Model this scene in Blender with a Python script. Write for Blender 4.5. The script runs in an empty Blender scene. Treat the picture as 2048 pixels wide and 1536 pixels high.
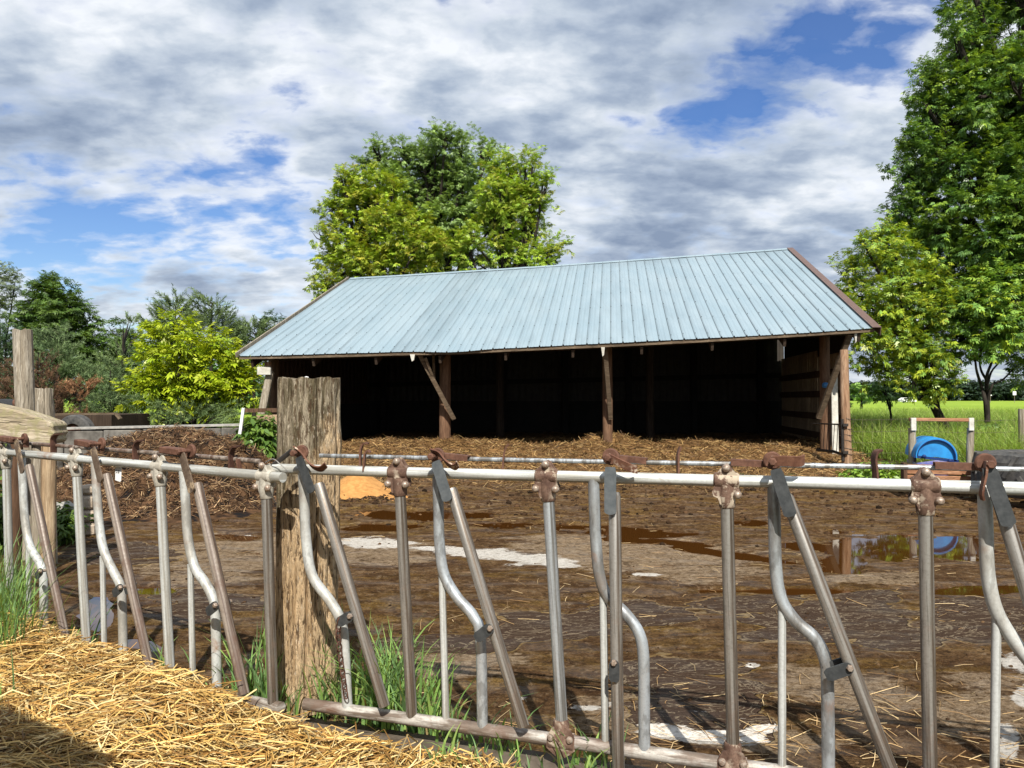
import bpy, math, random
import numpy as np
from mathutils import Vector, Matrix
random.seed(7)
RNG = np.random.default_rng(11)
SC = bpy.context.scene
COL = SC.collection
R = math.radians
HC = 1.45                    # eye height of the photographer
F = 1540.0                   # focal length in pixels of a 2048 px wide picture
PITCH = math.atan(29 / F)
CP, SP = math.cos(PITCH), math.sin(PITCH)

def ray(px, py):
    x, u = (px - 1024) / F, (768 - py) / F
    return np.array([x, CP - u * SP, SP + u * CP])
def P(px, py, Y):                       # a point at distance Y
    d = ray(px, py); return np.array([0, 0, HC]) + d * (Y / d[1])
def GP(px, py, z=0.05):                 # a point on level ground
    d = ray(px, py); return np.array([0, 0, HC]) + d * ((z - HC) / d[2])
class Plane:                            # a vertical plane through (X, Y) running along (cx, cy)
    def __init__(s, X, Y, ang):
        s.o = np.array([X, Y, 0.]); s.t = np.array([math.cos(ang), math.sin(ang), 0.])
        s.n = np.array([s.t[1], -s.t[0], 0.])          # towards the viewer
    def at(s, px, py, out=0.0):
        d = ray(px, py); c = np.array([0, 0, HC])
        k = np.dot(s.o + s.n * out - c, s.n) / np.dot(d, s.n)
        return c + d * k
def nrm(v):
    v = np.asarray(v, float); return v / (np.linalg.norm(v, axis=-1, keepdims=True) + 1e-12)

# ---------------------------------------------------------------- noise
def _h(ix, iy, s):
    n = (ix.astype(np.int64) * 374761393 + iy.astype(np.int64) * 668265263 + s * 974711) & 0x7fffffff
    n = ((n ^ (n >> 13)) * 1274126177) & 0x7fffffff
    n = (n ^ (n >> 16)) & 0xffff
    return n / 65535.0
def vn(x, y, s=0):
    x = np.asarray(x, float); y = np.asarray(y, float)
    ix, iy = np.floor(x), np.floor(y); fx, fy = x - ix, y - iy
    fx = fx * fx * (3 - 2 * fx); fy = fy * fy * (3 - 2 * fy)
    a, b = _h(ix, iy, s), _h(ix + 1, iy, s); c, d = _h(ix, iy + 1, s), _h(ix + 1, iy + 1, s)
    return (a * (1 - fx) + b * fx) * (1 - fy) + (c * (1 - fx) + d * fx) * fy - 0.5
def fbm(x, y, o=4, s=0, g=0.5):
    t, a = 0, 1.0
    for k in range(o):
        t = t + a * vn(x * 2 ** k + 17.3 * k, y * 2 ** k - 9.1 * k, s + k); a *= g
    return t
def sst(e0, e1, x):
    t = np.clip((x - e0) / (e1 - e0), 0, 1); return t * t * (3 - 2 * t)

# ---------------------------------------------------------------- mesh building
def org(o):
    v = np.zeros(3)
    while o is not None:
        v = v + np.array(o.location); o = o.parent
    return v
def link(o, parent=None):
    COL.objects.link(o)
    if parent is not None: o.parent = parent
    return o
def mesh_np(name, V, faces, mat, parent=None, smooth=False, col=None, loc=None):
    """faces: list of lists, or an (n, k) integer array"""
    V = np.asarray(V, np.float32)
    base = org(parent) if parent is not None else (np.zeros(3) if loc is None else np.asarray(loc, float))
    V = V - base.astype(np.float32)
    me = bpy.data.meshes.new(name)
    if isinstance(faces, np.ndarray):
        n, k = faces.shape
        me.vertices.add(len(V)); me.vertices.foreach_set('co', V.ravel())
        me.loops.add(n * k); me.loops.foreach_set('vertex_index', faces.astype(np.int32).ravel())
        me.polygons.add(n); me.polygons.foreach_set('loop_start', np.arange(0, n * k, k, dtype=np.int32))
        me.update(calc_edges=True); me.validate()
    else:
        me.from_pydata([tuple(v) for v in V.tolist()], [], faces); me.update()
    if smooth: me.polygons.foreach_set('use_smooth', np.ones(len(me.polygons), bool))
    if col is not None:
        a = me.color_attributes.new('tint', 'FLOAT_COLOR', 'POINT')
        c = np.ones((len(V), 4), np.float32); c[:, :3] = col
        a.data.foreach_set('color', c.ravel())
    if mat is not None: me.materials.append(mat)
    o = bpy.data.objects.new(name, me)
    if parent is None and loc is not None: o.location = tuple(loc)
    return link(o, parent)

class MB:
    def __init__(s): s.v = []; s.f = []
    def add(s, V, Fc):
        b = len(s.v); s.v.extend([tuple(map(float, v)) for v in V]); s.f.extend([[i + b for i in f] for f in Fc]); return s
    def box(s, c, size, ax=None, bev=0.0):
        c = np.asarray(c, float); hx, hy, hz = np.asarray(size, float) / 2
        A = np.eye(3) if ax is None else np.asarray(ax, float)
        if bev <= 0:
            pts = [(sx * hx, sy * hy, sz * hz) for sx in (-1, 1) for sy in (-1, 1) for sz in (-1, 1)]
            return s.add([c + np.dot(p, A) for p in pts],
                [[0, 1, 3, 2], [4, 6, 7, 5], [0, 4, 5, 1], [2, 3, 7, 6], [0, 2, 6, 4], [1, 5, 7, 3]])
        b = min(bev, hx * .9, hy * .9, hz * .9); pts = []; idx = {}
        for sx in (-1, 1):
            for sy in (-1, 1):
                for sz in (-1, 1):
                    for k in range(3):
                        q = np.array([sx * (hx - b), sy * (hy - b), sz * (hz - b)]); q[k] = (sx * hx, sy * hy, sz * hz)[k]
                        idx[(sx, sy, sz, k)] = len(pts); pts.append(c + np.dot(q, A))
        I = lambda sx, sy, sz, k: idx[(sx, sy, sz, k)]
        fs = []
        for k in range(3):
            o1, o2 = [(1, 2), (2, 0), (0, 1)][k]
            for sg in (-1, 1):
                q = []
                for (a, b2) in ((-1, -1), (1, -1), (1, 1), (-1, 1)):
                    t = [0, 0, 0]; t[k] = sg; t[o1] = a; t[o2] = b2; q.append(I(*t, k))
                fs.append(q if sg > 0 else q[::-1])
        for k in range(3):
            o1, o2 = [(1, 2), (2, 0), (0, 1)][k]
            for a in (-1, 1):
                for b2 in (-1, 1):
                    t0 = [0, 0, 0]; t1 = [0, 0, 0]; t0[k] = -1; t1[k] = 1
                    t0[o1] = t1[o1] = a; t0[o2] = t1[o2] = b2
                    q = [I(*t0, o1), I(*t1, o1), I(*t1, o2), I(*t0, o2)]
                    fs.append(q if a * b2 > 0 else q[::-1])
        for sx in (-1, 1):
            for sy in (-1, 1):
                for sz in (-1, 1):
                    q = [I(sx, sy, sz, 0), I(sx, sy, sz, 1), I(sx, sy, sz, 2)]
                    fs.append(q if sx * sy * sz > 0 else q[::-1])
        return s.add(pts, fs)
    def bar(s, a, b, w, h, up=(0, 0, 1), bev=0.0):      # a square timber from a to b
        a, b = np.asarray(a, float), np.asarray(b, float); d = nrm(b - a)
        x = nrm(np.cross(d, up)); y = nrm(np.cross(x, d))
        return s.box((a + b) / 2, (w, np.linalg.norm(b - a), h), np.array([x, d, y]), bev)
    def tube(s, pts, rad, n=12, cap=True, wob=0.0):
        pts = [np.asarray(p, float) for p in pts]; m = len(pts)
        rads = [rad] * m if np.isscalar(rad) else list(rad)
        T = [nrm(pts[min(i + 1, m - 1)] - pts[max(i - 1, 0)]) for i in range(m)]
        ref = np.array([0, 0, 1.]) if abs(T[0][2]) < .9 else np.array([1., 0, 0])
        x = nrm(np.cross(T[0], ref)); V = []
        for i in range(m):
            x = nrm(x - T[i] * np.dot(x, T[i])); y = np.cross(T[i], x)
            for k in range(n):
                a = 2 * math.pi * k / n; w = 1 + (random.uniform(-wob, wob) if wob else 0)
                V.append(pts[i] + (x * math.cos(a) + y * math.sin(a)) * rads[i] * w)
        Fc = [[i * n + k, i * n + (k + 1) % n, (i + 1) * n + (k + 1) % n, (i + 1) * n + k] for i in range(m - 1) for k in range(n)]
        if cap: Fc += [list(range(n))[::-1], [(m - 1) * n + k for k in range(n)]]
        return s.add(V, Fc)
    def prism(s, poly, o, x, y, z, t):       # a flat outline (list of 2-d points) in axes x, y extruded by t along z
        o, x, y, z = (np.asarray(q, float) for q in (o, x, y, z)); n = len(poly)
        V = [o + x * p[0] + y * p[1] for p in poly] + [o + x * p[0] + y * p[1] + z * t for p in poly]
        return s.add(V, [list(range(n))[::-1], list(range(n, 2 * n))] + [[i, (i + 1) % n, (i + 1) % n + n, i + n] for i in range(n)])
    def ribbon(s, pts, wdir, w, t):          # bent flat iron through pts, w wide along wdir, t thick
        pts = [np.asarray(p, float) for p in pts]; m = len(pts); wd = nrm(wdir); V = []
        for i in range(m):
            d = nrm(pts[min(i + 1, m - 1)] - pts[max(i - 1, 0)]); nn = nrm(np.cross(d, wd))
            for a, b in ((-1, -1), (1, -1), (1, 1), (-1, 1)): V.append(pts[i] + wd * a * w / 2 + nn * b * t / 2)
        Fc = [[i * 4 + k, i * 4 + (k + 1) % 4, i * 4 + 4 + (k + 1) % 4, i * 4 + 4 + k] for i in range(m - 1) for k in range(4)]
        return s.add(V, Fc + [[3, 2, 1, 0], [m * 4 - 4, m * 4 - 3, m * 4 - 2, m * 4 - 1]])
    def ball(s, c, r, n=10, sq=(1, 1, 1)):
        c = np.asarray(c, float); V = []; m = n // 2 + 1
        for i in range(m):
            t = math.pi * i / (m - 1)
            for k in range(n):
                a = 2 * math.pi * k / n
                V.append(c + np.array([math.sin(t) * math.cos(a) * sq[0], math.sin(t) * math.sin(a) * sq[1], math.cos(t) * sq[2]]) * r)
        return s.add(V, [[i * n + k, i * n + (k + 1) % n, (i + 1) * n + (k + 1) % n, (i + 1) * n + k] for i in range(m - 1) for k in range(n)])
    def lathe(s, prof, o, axis, n=32):       # prof: (radius, along axis)
        o = np.asarray(o, float); z = nrm(axis); ref = np.array([0, 0, 1.]) if abs(z[2]) < .9 else np.array([1., 0, 0])
        x = nrm(np.cross(z, ref)); y = np.cross(z, x); m = len(prof)
        V = [o + z * h + (x * math.cos(2 * math.pi * k / n) + y * math.sin(2 * math.pi * k / n)) * r for r, h in prof for k in range(n)]
        return s.add(V, [[i * n + k, i * n + (k + 1) % n, (i + 1) * n + (k + 1) % n, (i + 1) * n + k] for i in range(m - 1) for k in range(n)])
    def build(s, name, mat, parent=None, smooth=False, loc=None, sharp=40):
        o = mesh_np(name, s.v, s.f, mat, parent, smooth, loc=loc)
        if smooth:
            try: o.data.set_sharp_from_angle(angle=R(sharp))
            except Exception: pass
        return o

def align(o, a, b):                      # turn a pipe's own axes so that z runs along it (its streaks then follow the pipe)
    a, b = np.asarray(a, float), np.asarray(b, float); z = nrm(b - a); x = nrm(np.cross(z, (0, -1, .01))); y = np.cross(z, x); Rm = np.stack([x, y, z], 1)
    base = org(o.parent) if o.parent is not None else np.zeros(3); n = len(o.data.vertices); V = np.empty(n * 3, np.float32); o.data.vertices.foreach_get('co', V)
    off = np.array(o.location) + a - (base + np.array(o.location)); V = (V.reshape(-1, 3) - off) @ Rm; o.data.vertices.foreach_set('co', V.astype(np.float32).ravel()); o.data.update()
    M4 = Matrix.Identity(4)
    for i in range(3):
        for j in range(3): M4[i][j] = Rm[i, j]
        M4[i][3] = off[i] + o.location[i] * 0
    o.matrix_basis = M4; return o
def tag(o, label=None, cat=None, group=None, kind=None):
    if label: o['label'] = label
    if cat: o['category'] = cat
    if group: o['group'] = group
    if kind: o['kind'] = kind
    return o
def thing(name, loc, label, cat, group=None):
    o = bpy.data.objects.new(name, None); o.location = tuple(float(q) for q in loc); o.empty_display_size = .2
    link(o); return tag(o, label, cat, group)
def spline(pts, n=6):                    # smooth curve through points
    p = [np.asarray(q, float) for q in pts]; p = [2 * p[0] - p[1]] + p + [2 * p[-1] - p[-2]]; out = []
    for i in range(1, len(p) - 2):
        for k in range(n):
            t = k / n; a, b, c, d = p[i - 1], p[i], p[i + 1], p[i + 2]
            out.append(.5 * (2 * b + (c - a) * t + (2 * a - 5 * b + 4 * c - d) * t * t + (3 * b - a - 3 * c + d) * t ** 3))
    return out + [p[-2]]

# ---------------------------------------------------------------- materials
class NT:
    def __init__(s, name):
        s.m = bpy.data.materials.new(name); s.m.use_nodes = True; s.t = s.m.node_tree; s.t.nodes.clear()
        s.out = s.n('ShaderNodeOutputMaterial')
    def n(s, ty, **kw):
        x = s.t.nodes.new(ty)
        for k, v in kw.items(): setattr(x, k, v)
        return x
    def l(s, a, b): s.t.links.new(a, b)
    def obj(s): return s.n('ShaderNodeTexCoord').outputs['Object']
    def mapv(s, vec, scale=(1, 1, 1), rot=(0, 0, 0), loc=(0, 0, 0)):
        m = s.n('ShaderNodeMapping'); m.inputs['Scale'].default_value = scale; m.inputs['Rotation'].default_value = rot
        m.inputs['Location'].default_value = loc; s.l(vec, m.inputs['Vector']); return m.outputs[0]
    def noise(s, vec, scale=5, detail=4, rough=.55, dist=0.0, out='Fac'):
        x = s.n('ShaderNodeTexNoise'); x.inputs['Scale'].default_value = scale; x.inputs['Detail'].default_value = detail
        x.inputs['Roughness'].default_value = rough; x.inputs['Distortion'].default_value = dist
        if vec is not None: s.l(vec, x.inputs['Vector'])
        return x.outputs[out]
    def ramp(s, fac, stops, interp='LINEAR'):
        x = s.n('ShaderNodeValToRGB'); cr = x.color_ramp; cr.interpolation = interp
        while len(cr.elements) < len(stops): cr.elements.new(.5)
        for e, (p, c) in zip(cr.elements, stops):
            e.position = p; e.color = (*c, 1) if not np.isscalar(c) else (c, c, c, 1)
        s.l(fac, x.inputs[0]); return x.outputs[0]
    def mix(s, f, a, b, mode='MIX'):
        x = s.n('ShaderNodeMix'); x.data_type = 'RGBA'; x.blend_type = mode
        for sock, v in ((x.inputs[0], f), (x.inputs[6], a), (x.inputs[7], b)):
            if hasattr(v, 'is_linked'): s.l(v, sock)
            else: sock.default_value = v if np.isscalar(v) else ((*v, 1) if len(v) == 3 else v)
        return x.outputs[2]
    def math(s, op, a, b=None, c=None, clamp=False):
        x = s.n('ShaderNodeMath'); x.operation = op; x.use_clamp = clamp
        for i, v in enumerate((a, b, c)):
            if v is None: continue
            if hasattr(v, 'is_linked'): s.l(v, x.inputs[i])
            else: x.inputs[i].default_value = v
        return x.outputs[0]
    def attr(s, name='tint', out='Color'):
        x = s.n('ShaderNodeAttribute'); x.attribute_name = name; return x.outputs[out]
    def bump(s, h, strength=.5, dist=.01):
        x = s.n('ShaderNodeBump'); x.inputs['Strength'].default_value = strength; x.inputs['Distance'].default_value = dist
        s.l(h, x.inputs['Height']); return x.outputs[0]
    def bsdf(s, col, rough=.6, metal=0.0, normal=None, spec=.5):
        x = s.n('ShaderNodeBsdfPrincipled')
        for nm, v in (('Base Color', col), ('Roughness', rough), ('Metallic', metal), ('Specular IOR Level', spec)):
            if hasattr(v, 'is_linked'): s.l(v, x.inputs[nm])
            else: x.inputs[nm].default_value = v if np.isscalar(v) else (*v, 1)
        if normal is not None: s.l(normal, x.inputs['Normal'])
        return x.outputs[0]
    def done(s, sh): s.l(sh, s.out.inputs['Surface']); return s.m

def m_galv(name, hi, lo, rustc=(.16, .075, .035), rust=.6, metal=.55, rough=.42, streak=(26, 26, .7)):
    t = NT(name); o = t.obj()
    a = t.noise(t.mapv(o, streak), 1.6, 5, .6); b = t.noise(o, 90, 3, .7); c = t.noise(o, 5, 5, .65, .6)
    col = t.mix(t.ramp(a, [(.42, 0), (.56, 1)]), lo, hi)
    col = t.mix(t.ramp(t.noise(t.mapv(o, [q * 2.6 for q in streak]), 1.7, 4, .65), [(.40, .45), (.47, 0)]), col, tuple(q * .5 for q in lo))
    col = t.mix(t.ramp(b, [(.45, 0), (.75, .35)]), col, tuple(q * .55 for q in lo))
    rm = t.math('MULTIPLY', t.ramp(c, [(rust - .04, 0), (rust + .10, 1)]), t.ramp(a, [(.3, .35), (.6, 1)]))
    col = t.mix(rm, col, t.mix(b, rustc, tuple(q * 1.5 for q in rustc)))
    met = t.math('MULTIPLY', t.math('SUBTRACT', 1.0, rm), metal)
    rg = t.math('ADD', t.math('MULTIPLY', b, .25), rough - .12)
    return t.done(t.bsdf(col, rg, met, t.bump(b, .12, .002)))
def m_rust(name, c1, c2, flake=None, fs=75):
    t = NT(name); o = t.obj()
    a = t.noise(o, 22, 6, .7, .4); b = t.noise(o, 140, 4, .7)
    col = t.mix(t.ramp(a, [(.38, 0), (.66, 1)]), c1, c2)
    col = t.mix(t.ramp(b, [(.4, 0), (.7, .45)]), col, tuple(q * .4 for q in c1))
    if flake:
        k = t.math('MULTIPLY', t.ramp(t.noise(o, fs, 4, .7), [(.50, 0), (.57, 1)]), t.ramp(t.noise(o, 9, 2, .5), [(.48, 0), (.56, 1)]))
        col = t.mix(k, col, flake)
    return t.done(t.bsdf(col, .75, .1, t.bump(b, .35, .002), .3))
def m_wood(name, c1, c2, c3, scale=1.0, axis=2, crack=.5, bump=.6, moss=None, knots=False):
    t = NT(name); o = t.obj(); sc = [14 * scale] * 3; sc[axis] = .9 * scale
    w = t.noise(o, 3 * scale, 3, .6, out='Color')
    v = t.n('ShaderNodeVectorMath', operation='MULTIPLY_ADD'); t.l(w, v.inputs[0]); v.inputs[1].default_value = (.05,) * 3; t.l(o, v.inputs[2])
    a = t.noise(t.mapv(v.outputs[0], sc), 1.5, 6, .65, .5); b = t.noise(t.mapv(v.outputs[0], [q * 5 for q in sc]), 1.5, 4, .6)
    g = t.noise(o, 2.2 * scale, 4, .6)
    col = t.ramp(a, [(.28, c3), (.45, c1), (.62, c2), (.8, tuple(q * .7 for q in c1))])
    col = t.mix(t.ramp(b, [(.42, .55), (.6, 0)]), col, c3)
    col = t.mix(t.ramp(g, [(.35, .55), (.65, 0)]), col, tuple(q * .55 for q in c1))
    ck = t.ramp(t.noise(t.mapv(v.outputs[0], [q * (1.2 if i != axis else .45) for i, q in enumerate(sc)]), 1.1, 2, .4), [(.5 - .012, 1), (.5, 0), (.512, 1)])
    ck = t.math('MULTIPLY', t.math('SUBTRACT', 1.0, ck), crack)
    col = t.mix(ck, col, tuple(q * .25 for q in c3))
    if moss:
        col = t.mix(t.ramp(t.noise(o, 14, 5, .7), [(.46, 0), (.6, .8)]), col, moss)
    h = t.math('SUBTRACT', t.math('ADD', a, t.math('MULTIPLY', b, .5)), ck)
    return t.done(t.bsdf(col, .85, 0, t.bump(h, bump, .012), .2))
def m_leaf(name, trans=.24, spec=.4, rough=.40, tr=(1.35, 1.3, .5)):
    t = NT(name); c = t.attr()
    d = t.bsdf(c, rough, 0, None, spec)
    x = t.n('ShaderNodeBsdfTranslucent'); t.l(t.mix(1.0, c, tr, 'MULTIPLY'), x.inputs[0])
    mx = t.n('ShaderNodeMixShader'); mx.inputs[0].default_value = trans; t.l(d, mx.inputs[1]); t.l(x.outputs[0], mx.inputs[2])
    return t.done(mx.outputs[0])
def m_plain(name, c1, c2, scale=20, rough=.6, metal=0.0, bump=.2, detail=4, spec=.4, bd=.004):
    t = NT(name); o = t.obj(); a = t.noise(o, scale, detail, .65)
    return t.done(t.bsdf(t.mix(t.ramp(a, [(.35, 0), (.65, 1)]), c1, c2), rough, metal, t.bump(a, bump, bd), spec))
def m_tint(name, rough=.7, spec=.2, scale=0, amt=.3):
    t = NT(name); c = t.attr()
    if scale: c = t.mix(t.ramp(t.noise(t.obj(), scale, 4, .7), [(.35, amt), (.65, 0)]), c, (0.01, .008, .005))
    return t.done(t.bsdf(c, rough, 0, None, spec))

M = {}
M['rail'] = m_galv('zinc_white_rail', (.60, .62, .60), (.36, .35, .31), rust=.64, metal=.25, rough=.45, streak=(.9, .9, 34))
M['galv'] = m_galv('galvanised_pipe', (.46, .49, .51), (.20, .19, .175), rust=.66)
M['galv_white'] = m_galv('chalky_galvanised_pipe', (.50, .51, .49), (.27, .255, .22), rust=.64, metal=.2, rough=.5)
M['galv_bent'] = m_galv('bent_galvanised_pipe', (.46, .49, .51), (.25, .24, .225), rust=.66, streak=(5, 5, 2.2))
M['galv_white_bent'] = m_galv('bent_chalky_pipe', (.50, .51, .49), (.34, .325, .29), rust=.64, metal=.2, rough=.5, streak=(5, 5, 2.2))
M['galv_old'] = m_galv('browned_pipe', (.33, .31, .28), (.125, .095, .07), rustc=(.11, .06, .035), rust=.60)
M['bar_rust'] = m_galv('rusty_lock_pipe', (.27, .225, .185), (.085, .056, .04), rustc=(.075, .038, .024), rust=.54, metal=.12, rough=.5)
M['base_pipe'] = m_galv('muddy_base_pipe', (.46, .43, .385), (.15, .115, .088), rustc=(.095, .052, .034), rust=.56, metal=.2, rough=.55, streak=(2.5, 2.5, 24))
M['rust'] = m_rust('rusted_iron', (.085, .038, .024), (.18, .088, .056))
M['rust_dark'] = m_rust('dark_rusted_iron', (.06, .028, .019), (.13, .06, .04))
M['rust_flake'] = m_rust('flaking_rusted_iron', (.10, .04, .024), (.19, .09, .055), (.48, .38, .29))
M['clamp'] = m_rust('rust_stained_casting', (.080, .042, .029), (.20, .125, .088), (.40, .33, .25), 24)
M['plate_rusty'] = m_rust('brown_latch_plate', (.07, .045, .03), (.19, .14, .10), (.30, .22, .14), 40)
M['clamp_pale'] = m_rust('pale_casting', (.34, .31, .255), (.48, .45, .385))
M['plate'] = m_plain('dark_grey_plate', (.032, .035, .037), (.06, .063, .064), 40, .5, .2, .15)
M['plate_pale'] = m_plain('grey_plate', (.075, .085, .092), (.115, .125, .13), 40, .5, .2, .15)
M['bolt'] = m_plain('worn_bolt', (.2, .13, .09), (.4, .34, .28), 120, .45, .4, .2)
M['post'] = m_wood('old_tan_post_wood', (.40, .28, .165), (.56, .44, .29), (.15, .09, .05), .9, crack=.9, bump=.9)
M['grey_wood'] = m_wood('grey_weathered_wood', (.30, .255, .19), (.48, .43, .35), (.10, .075, .05), 1.0, bump=.7)
M['log'] = m_wood('pale_hewn_wood', (.43, .35, .24), (.60, .52, .40), (.12, .09, .055), .8, axis=0, bump=.9, moss=(.26, .235, .12))
M['barn_wood'] = m_wood('dark_barn_timber', (.10, .055, .032), (.16, .09, .052), (.035, .02, .012), .8)
M['post_red'] = m_wood('reddish_barn_post', (.155, .083, .047), (.22, .13, .078), (.055, .029, .018), .8)
M['pole_tan'] = m_wood('peeled_pole', (.34, .20, .115), (.46, .32, .21), (.14, .07, .04), .8)
M['white_wood'] = m_plain('whitewashed_wood', (.36, .34, .29), (.60, .58, .52), 9, .85, 0, .5, 7)
M['plank'] = m_wood('orange_plank', (.36, .17, .085), (.46, .26, .15), (.13, .06, .035), .9, axis=0)
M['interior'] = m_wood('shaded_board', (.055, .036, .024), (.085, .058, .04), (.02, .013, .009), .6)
M['board_slat'] = m_wood('slat_board', (.40, .28, .175), (.52, .38, .25), (.13, .08, .045), .8)
M['black'] = m_plain('black_rubber', (.012, .012, .013), (.03, .029, .028), 30, .7, 0, .4)
M['tyre'] = m_plain('dusty_tyre', (.03, .03, .031), (.085, .08, .073), 12, .8, 0, .4)
M['darksteel'] = m_plain('dark_gate_steel', (.02, .018, .016), (.045, .036, .03), 30, .6, .3)
M['wire'] = m_plain('fence_wire', (.18, .17, .16), (.3, .29, .27), 50, .5, .5); M['wire_rust'] = m_plain('rusty_fence_wire', (.07, .05, .035), (.13, .10, .075), 50, .7, .2)
M['concrete'] = m_plain('grey_concrete', (.22, .21, .19), (.36, .345, .31), 14, .9, 0, .4, 8)
M['white_paint'] = m_plain('white_paint', (.7, .7, .69), (.8, .8, .79), 20, .6)
M['leaf'] = m_leaf('broad_leaf')
M['needle'] = m_leaf('needle', .15, .15, .6, (1.1, 1.1, .8))
M['grass'] = m_leaf('grass_blade', .35, .25, .5, (1.2, 1.15, .5))
M['straw'] = m_leaf('dry_straw', .12, .25, .5, (1.1, 1, .7))
M['bark'] = m_wood('grey_bark', (.030, .024, .018), (.052, .042, .032), (.012, .009, .007), 1.2)
M['tinted'] = m_tint('tinted_ground', .9, .1, 60, .35)
# ================================================================ camera, sun, sky
cam = bpy.data.cameras.new('Camera'); camo = link(bpy.data.objects.new('Camera', cam))
cam.sensor_width = 36; cam.lens = F / 2048 * 36; cam.clip_start = .05; cam.clip_end = 3000
camo.location = (0, 0, HC); camo.rotation_euler = (R(90) + PITCH, 0, 0); SC.camera = camo
SUN_EL, SUN_AZ = 47.0, 5.0                      # sun behind the photographer, a little to the right
sl = bpy.data.lights.new('Sun', 'SUN'); sl.energy = 5.0; sl.angle = R(.53); sl.color = (1, .955, .87)
so = link(bpy.data.objects.new('Sun', sl)); so.rotation_euler = (R(90 - SUN_EL), 0, R(SUN_AZ)); so.location = (3, -10, 20)

SC.view_settings.view_transform = 'Standard'; SC.view_settings.look = 'None'
SC.view_settings.exposure = 0.66; SC.view_settings.gamma = 1; SC.view_settings.use_curve_mapping = False
w = bpy.data.worlds.new('World'); SC.world = w; w.use_nodes = True
t = NT.__new__(NT); t.t = w.node_tree; t.t.nodes.clear()
wout = t.n('ShaderNodeOutputWorld'); bg = t.n('ShaderNodeBackground'); t.l(bg.outputs[0], wout.inputs[0]); bg.inputs[1].default_value = .08
sky = t.n('ShaderNodeTexSky'); sky.sky_type = 'NISHITA'; sky.sun_disc = False; sky.sun_elevation = R(SUN_EL); sky.sun_rotation = R(180 - SUN_AZ)
sky.dust_density = .3; sky.ozone_density = 2.5; sky.air_density = 1.0
hs = t.n('ShaderNodeHueSaturation'); hs.inputs['Saturation'].default_value = 1.30; hs.inputs['Value'].default_value = 1.05; hs.inputs['Hue'].default_value = .513; t.l(sky.outputs[0], hs.inputs['Color'])
dirv = t.n('ShaderNodeTexCoord').outputs['Generated']
nz = t.n('ShaderNodeVectorMath', operation='NORMALIZE'); t.l(dirv, nz.inputs[0]); dv = nz.outputs[0]
sp = t.n('ShaderNodeSeparateXYZ'); t.l(dv, sp.inputs[0])
den = t.math('ADD', t.math('MAXIMUM', sp.outputs['Z'], 0.0), .26)
cb = t.n('ShaderNodeCombineXYZ'); t.l(t.math('DIVIDE', sp.outputs['X'], den), cb.inputs[0]); t.l(t.math('DIVIDE', sp.outputs['Y'], den), cb.inputs[1])
q = cb.outputs[0]                                # the flat cloud deck
mid = t.noise(t.mapv(q, (1.0, 1.35, 1)), 3.6, 7, .52, .2); fine = t.noise(t.mapv(q, (1, 1.3, 1)), 10, 6, .55, .25)
lit = t.noise(t.mapv(q, (1, 1, 1), loc=(3.1, -1.7, 0)), 2.2, 6, .52, .15); puff = t.noise(t.mapv(q, (1, 1.4, 1), loc=(-5, 2, 0)), 7.5, 6, .52, .2)
cover = t.math('ADD', t.math('MULTIPLY', mid, .95), t.math('ADD', t.math('MULTIPLY', fine, .62), -.245))
gaps = None                                      # openings in the cloud deck: direction, size, strength
for (px, py, sg, am) in ((1850, 40, .06, .17), (1730, 95, .055, .165), (1620, 140, .05, .15), (1510, 180, .05, .17), (1410, 210, .045, .19), (1345, 258, .032, .18), (1262, 248, .022, .11), (1790, 140, .04, .06), (1640, 60, .04, .09), (1560, 60, .03, .05),
                         (560, 300, .028, .18), (515, 290, .028, .18), (465, 268, .02, .1), (40, 420, .045, .17), (150, 418, .04, .16), (270, 428, .045, .17), (390, 410, .042, .17), (500, 412, .04, .19), (605, 420, .038, .17),
                         (60, 490, .03, .11), (170, 495, .035, .12), (120, 20, .05, .06), (300, 625, .04, .10), (90, 560, .035, .10), (270, 540, .03, .12), (420, 500, .03, .11), (560, 520, .035, .12), (470, 590, .03, .09), (940, 15, .03, .09),
                         (560, 180, .35, -.05), (1500, 430, .2, -.10), (1300, 90, .12, -.05)):
    d0 = nrm(ray(px, py)); s2 = t.n('ShaderNodeVectorMath', operation='DISTANCE'); t.l(dv, s2.inputs[0]); s2.inputs[1].default_value = tuple(d0)
    e = t.math('DIVIDE', s2.outputs['Value'], sg); e = t.math('POWER', 2.718, t.math('MULTIPLY', t.math('MULTIPLY', e, e), -.8))
    e = t.math('MULTIPLY', e, am); gaps = e if gaps is None else t.math('ADD', gaps, e)
cover = t.math('SUBTRACT', cover, gaps)
alpha = t.ramp(cover, [(.24, .04), (.34, .28), (.44, .76), (.56, 1)])
bright = t.math('ADD', t.math('ADD', t.math('MULTIPLY', lit, .80), t.math('MULTIPLY', puff, .32)), t.math('MULTIPLY', t.math('SUBTRACT', .60, cover), .55))
e = t.n('ShaderNodeVectorMath', operation='DISTANCE'); t.l(dv, e.inputs[0]); e.inputs[1].default_value = tuple(nrm(ray(1480, 470)))
bright = t.math('SUBTRACT', bright, t.math('MULTIPLY', t.ramp(e.outputs['Value'], [(0, 1), (.22, 0)], 'EASE'), .075))
ccol = t.ramp(bright, [(.37, (2.1, 2.7, 3.8)), (.48, (3.2, 3.85, 4.9)), (.58, (4.8, 5.4, 6.2)), (.70, (7.4, 7.7, 8.1))])
hz = t.ramp(sp.outputs['Z'], [(0.0, .9), (.16, 0)])
ccol = t.mix(t.math('MULTIPLY', hz, .55), ccol, (4.4, 4.8, 5.3))
fin = t.mix(alpha, hs.outputs[0], ccol)
t.l(fin, bg.inputs[0])

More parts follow.
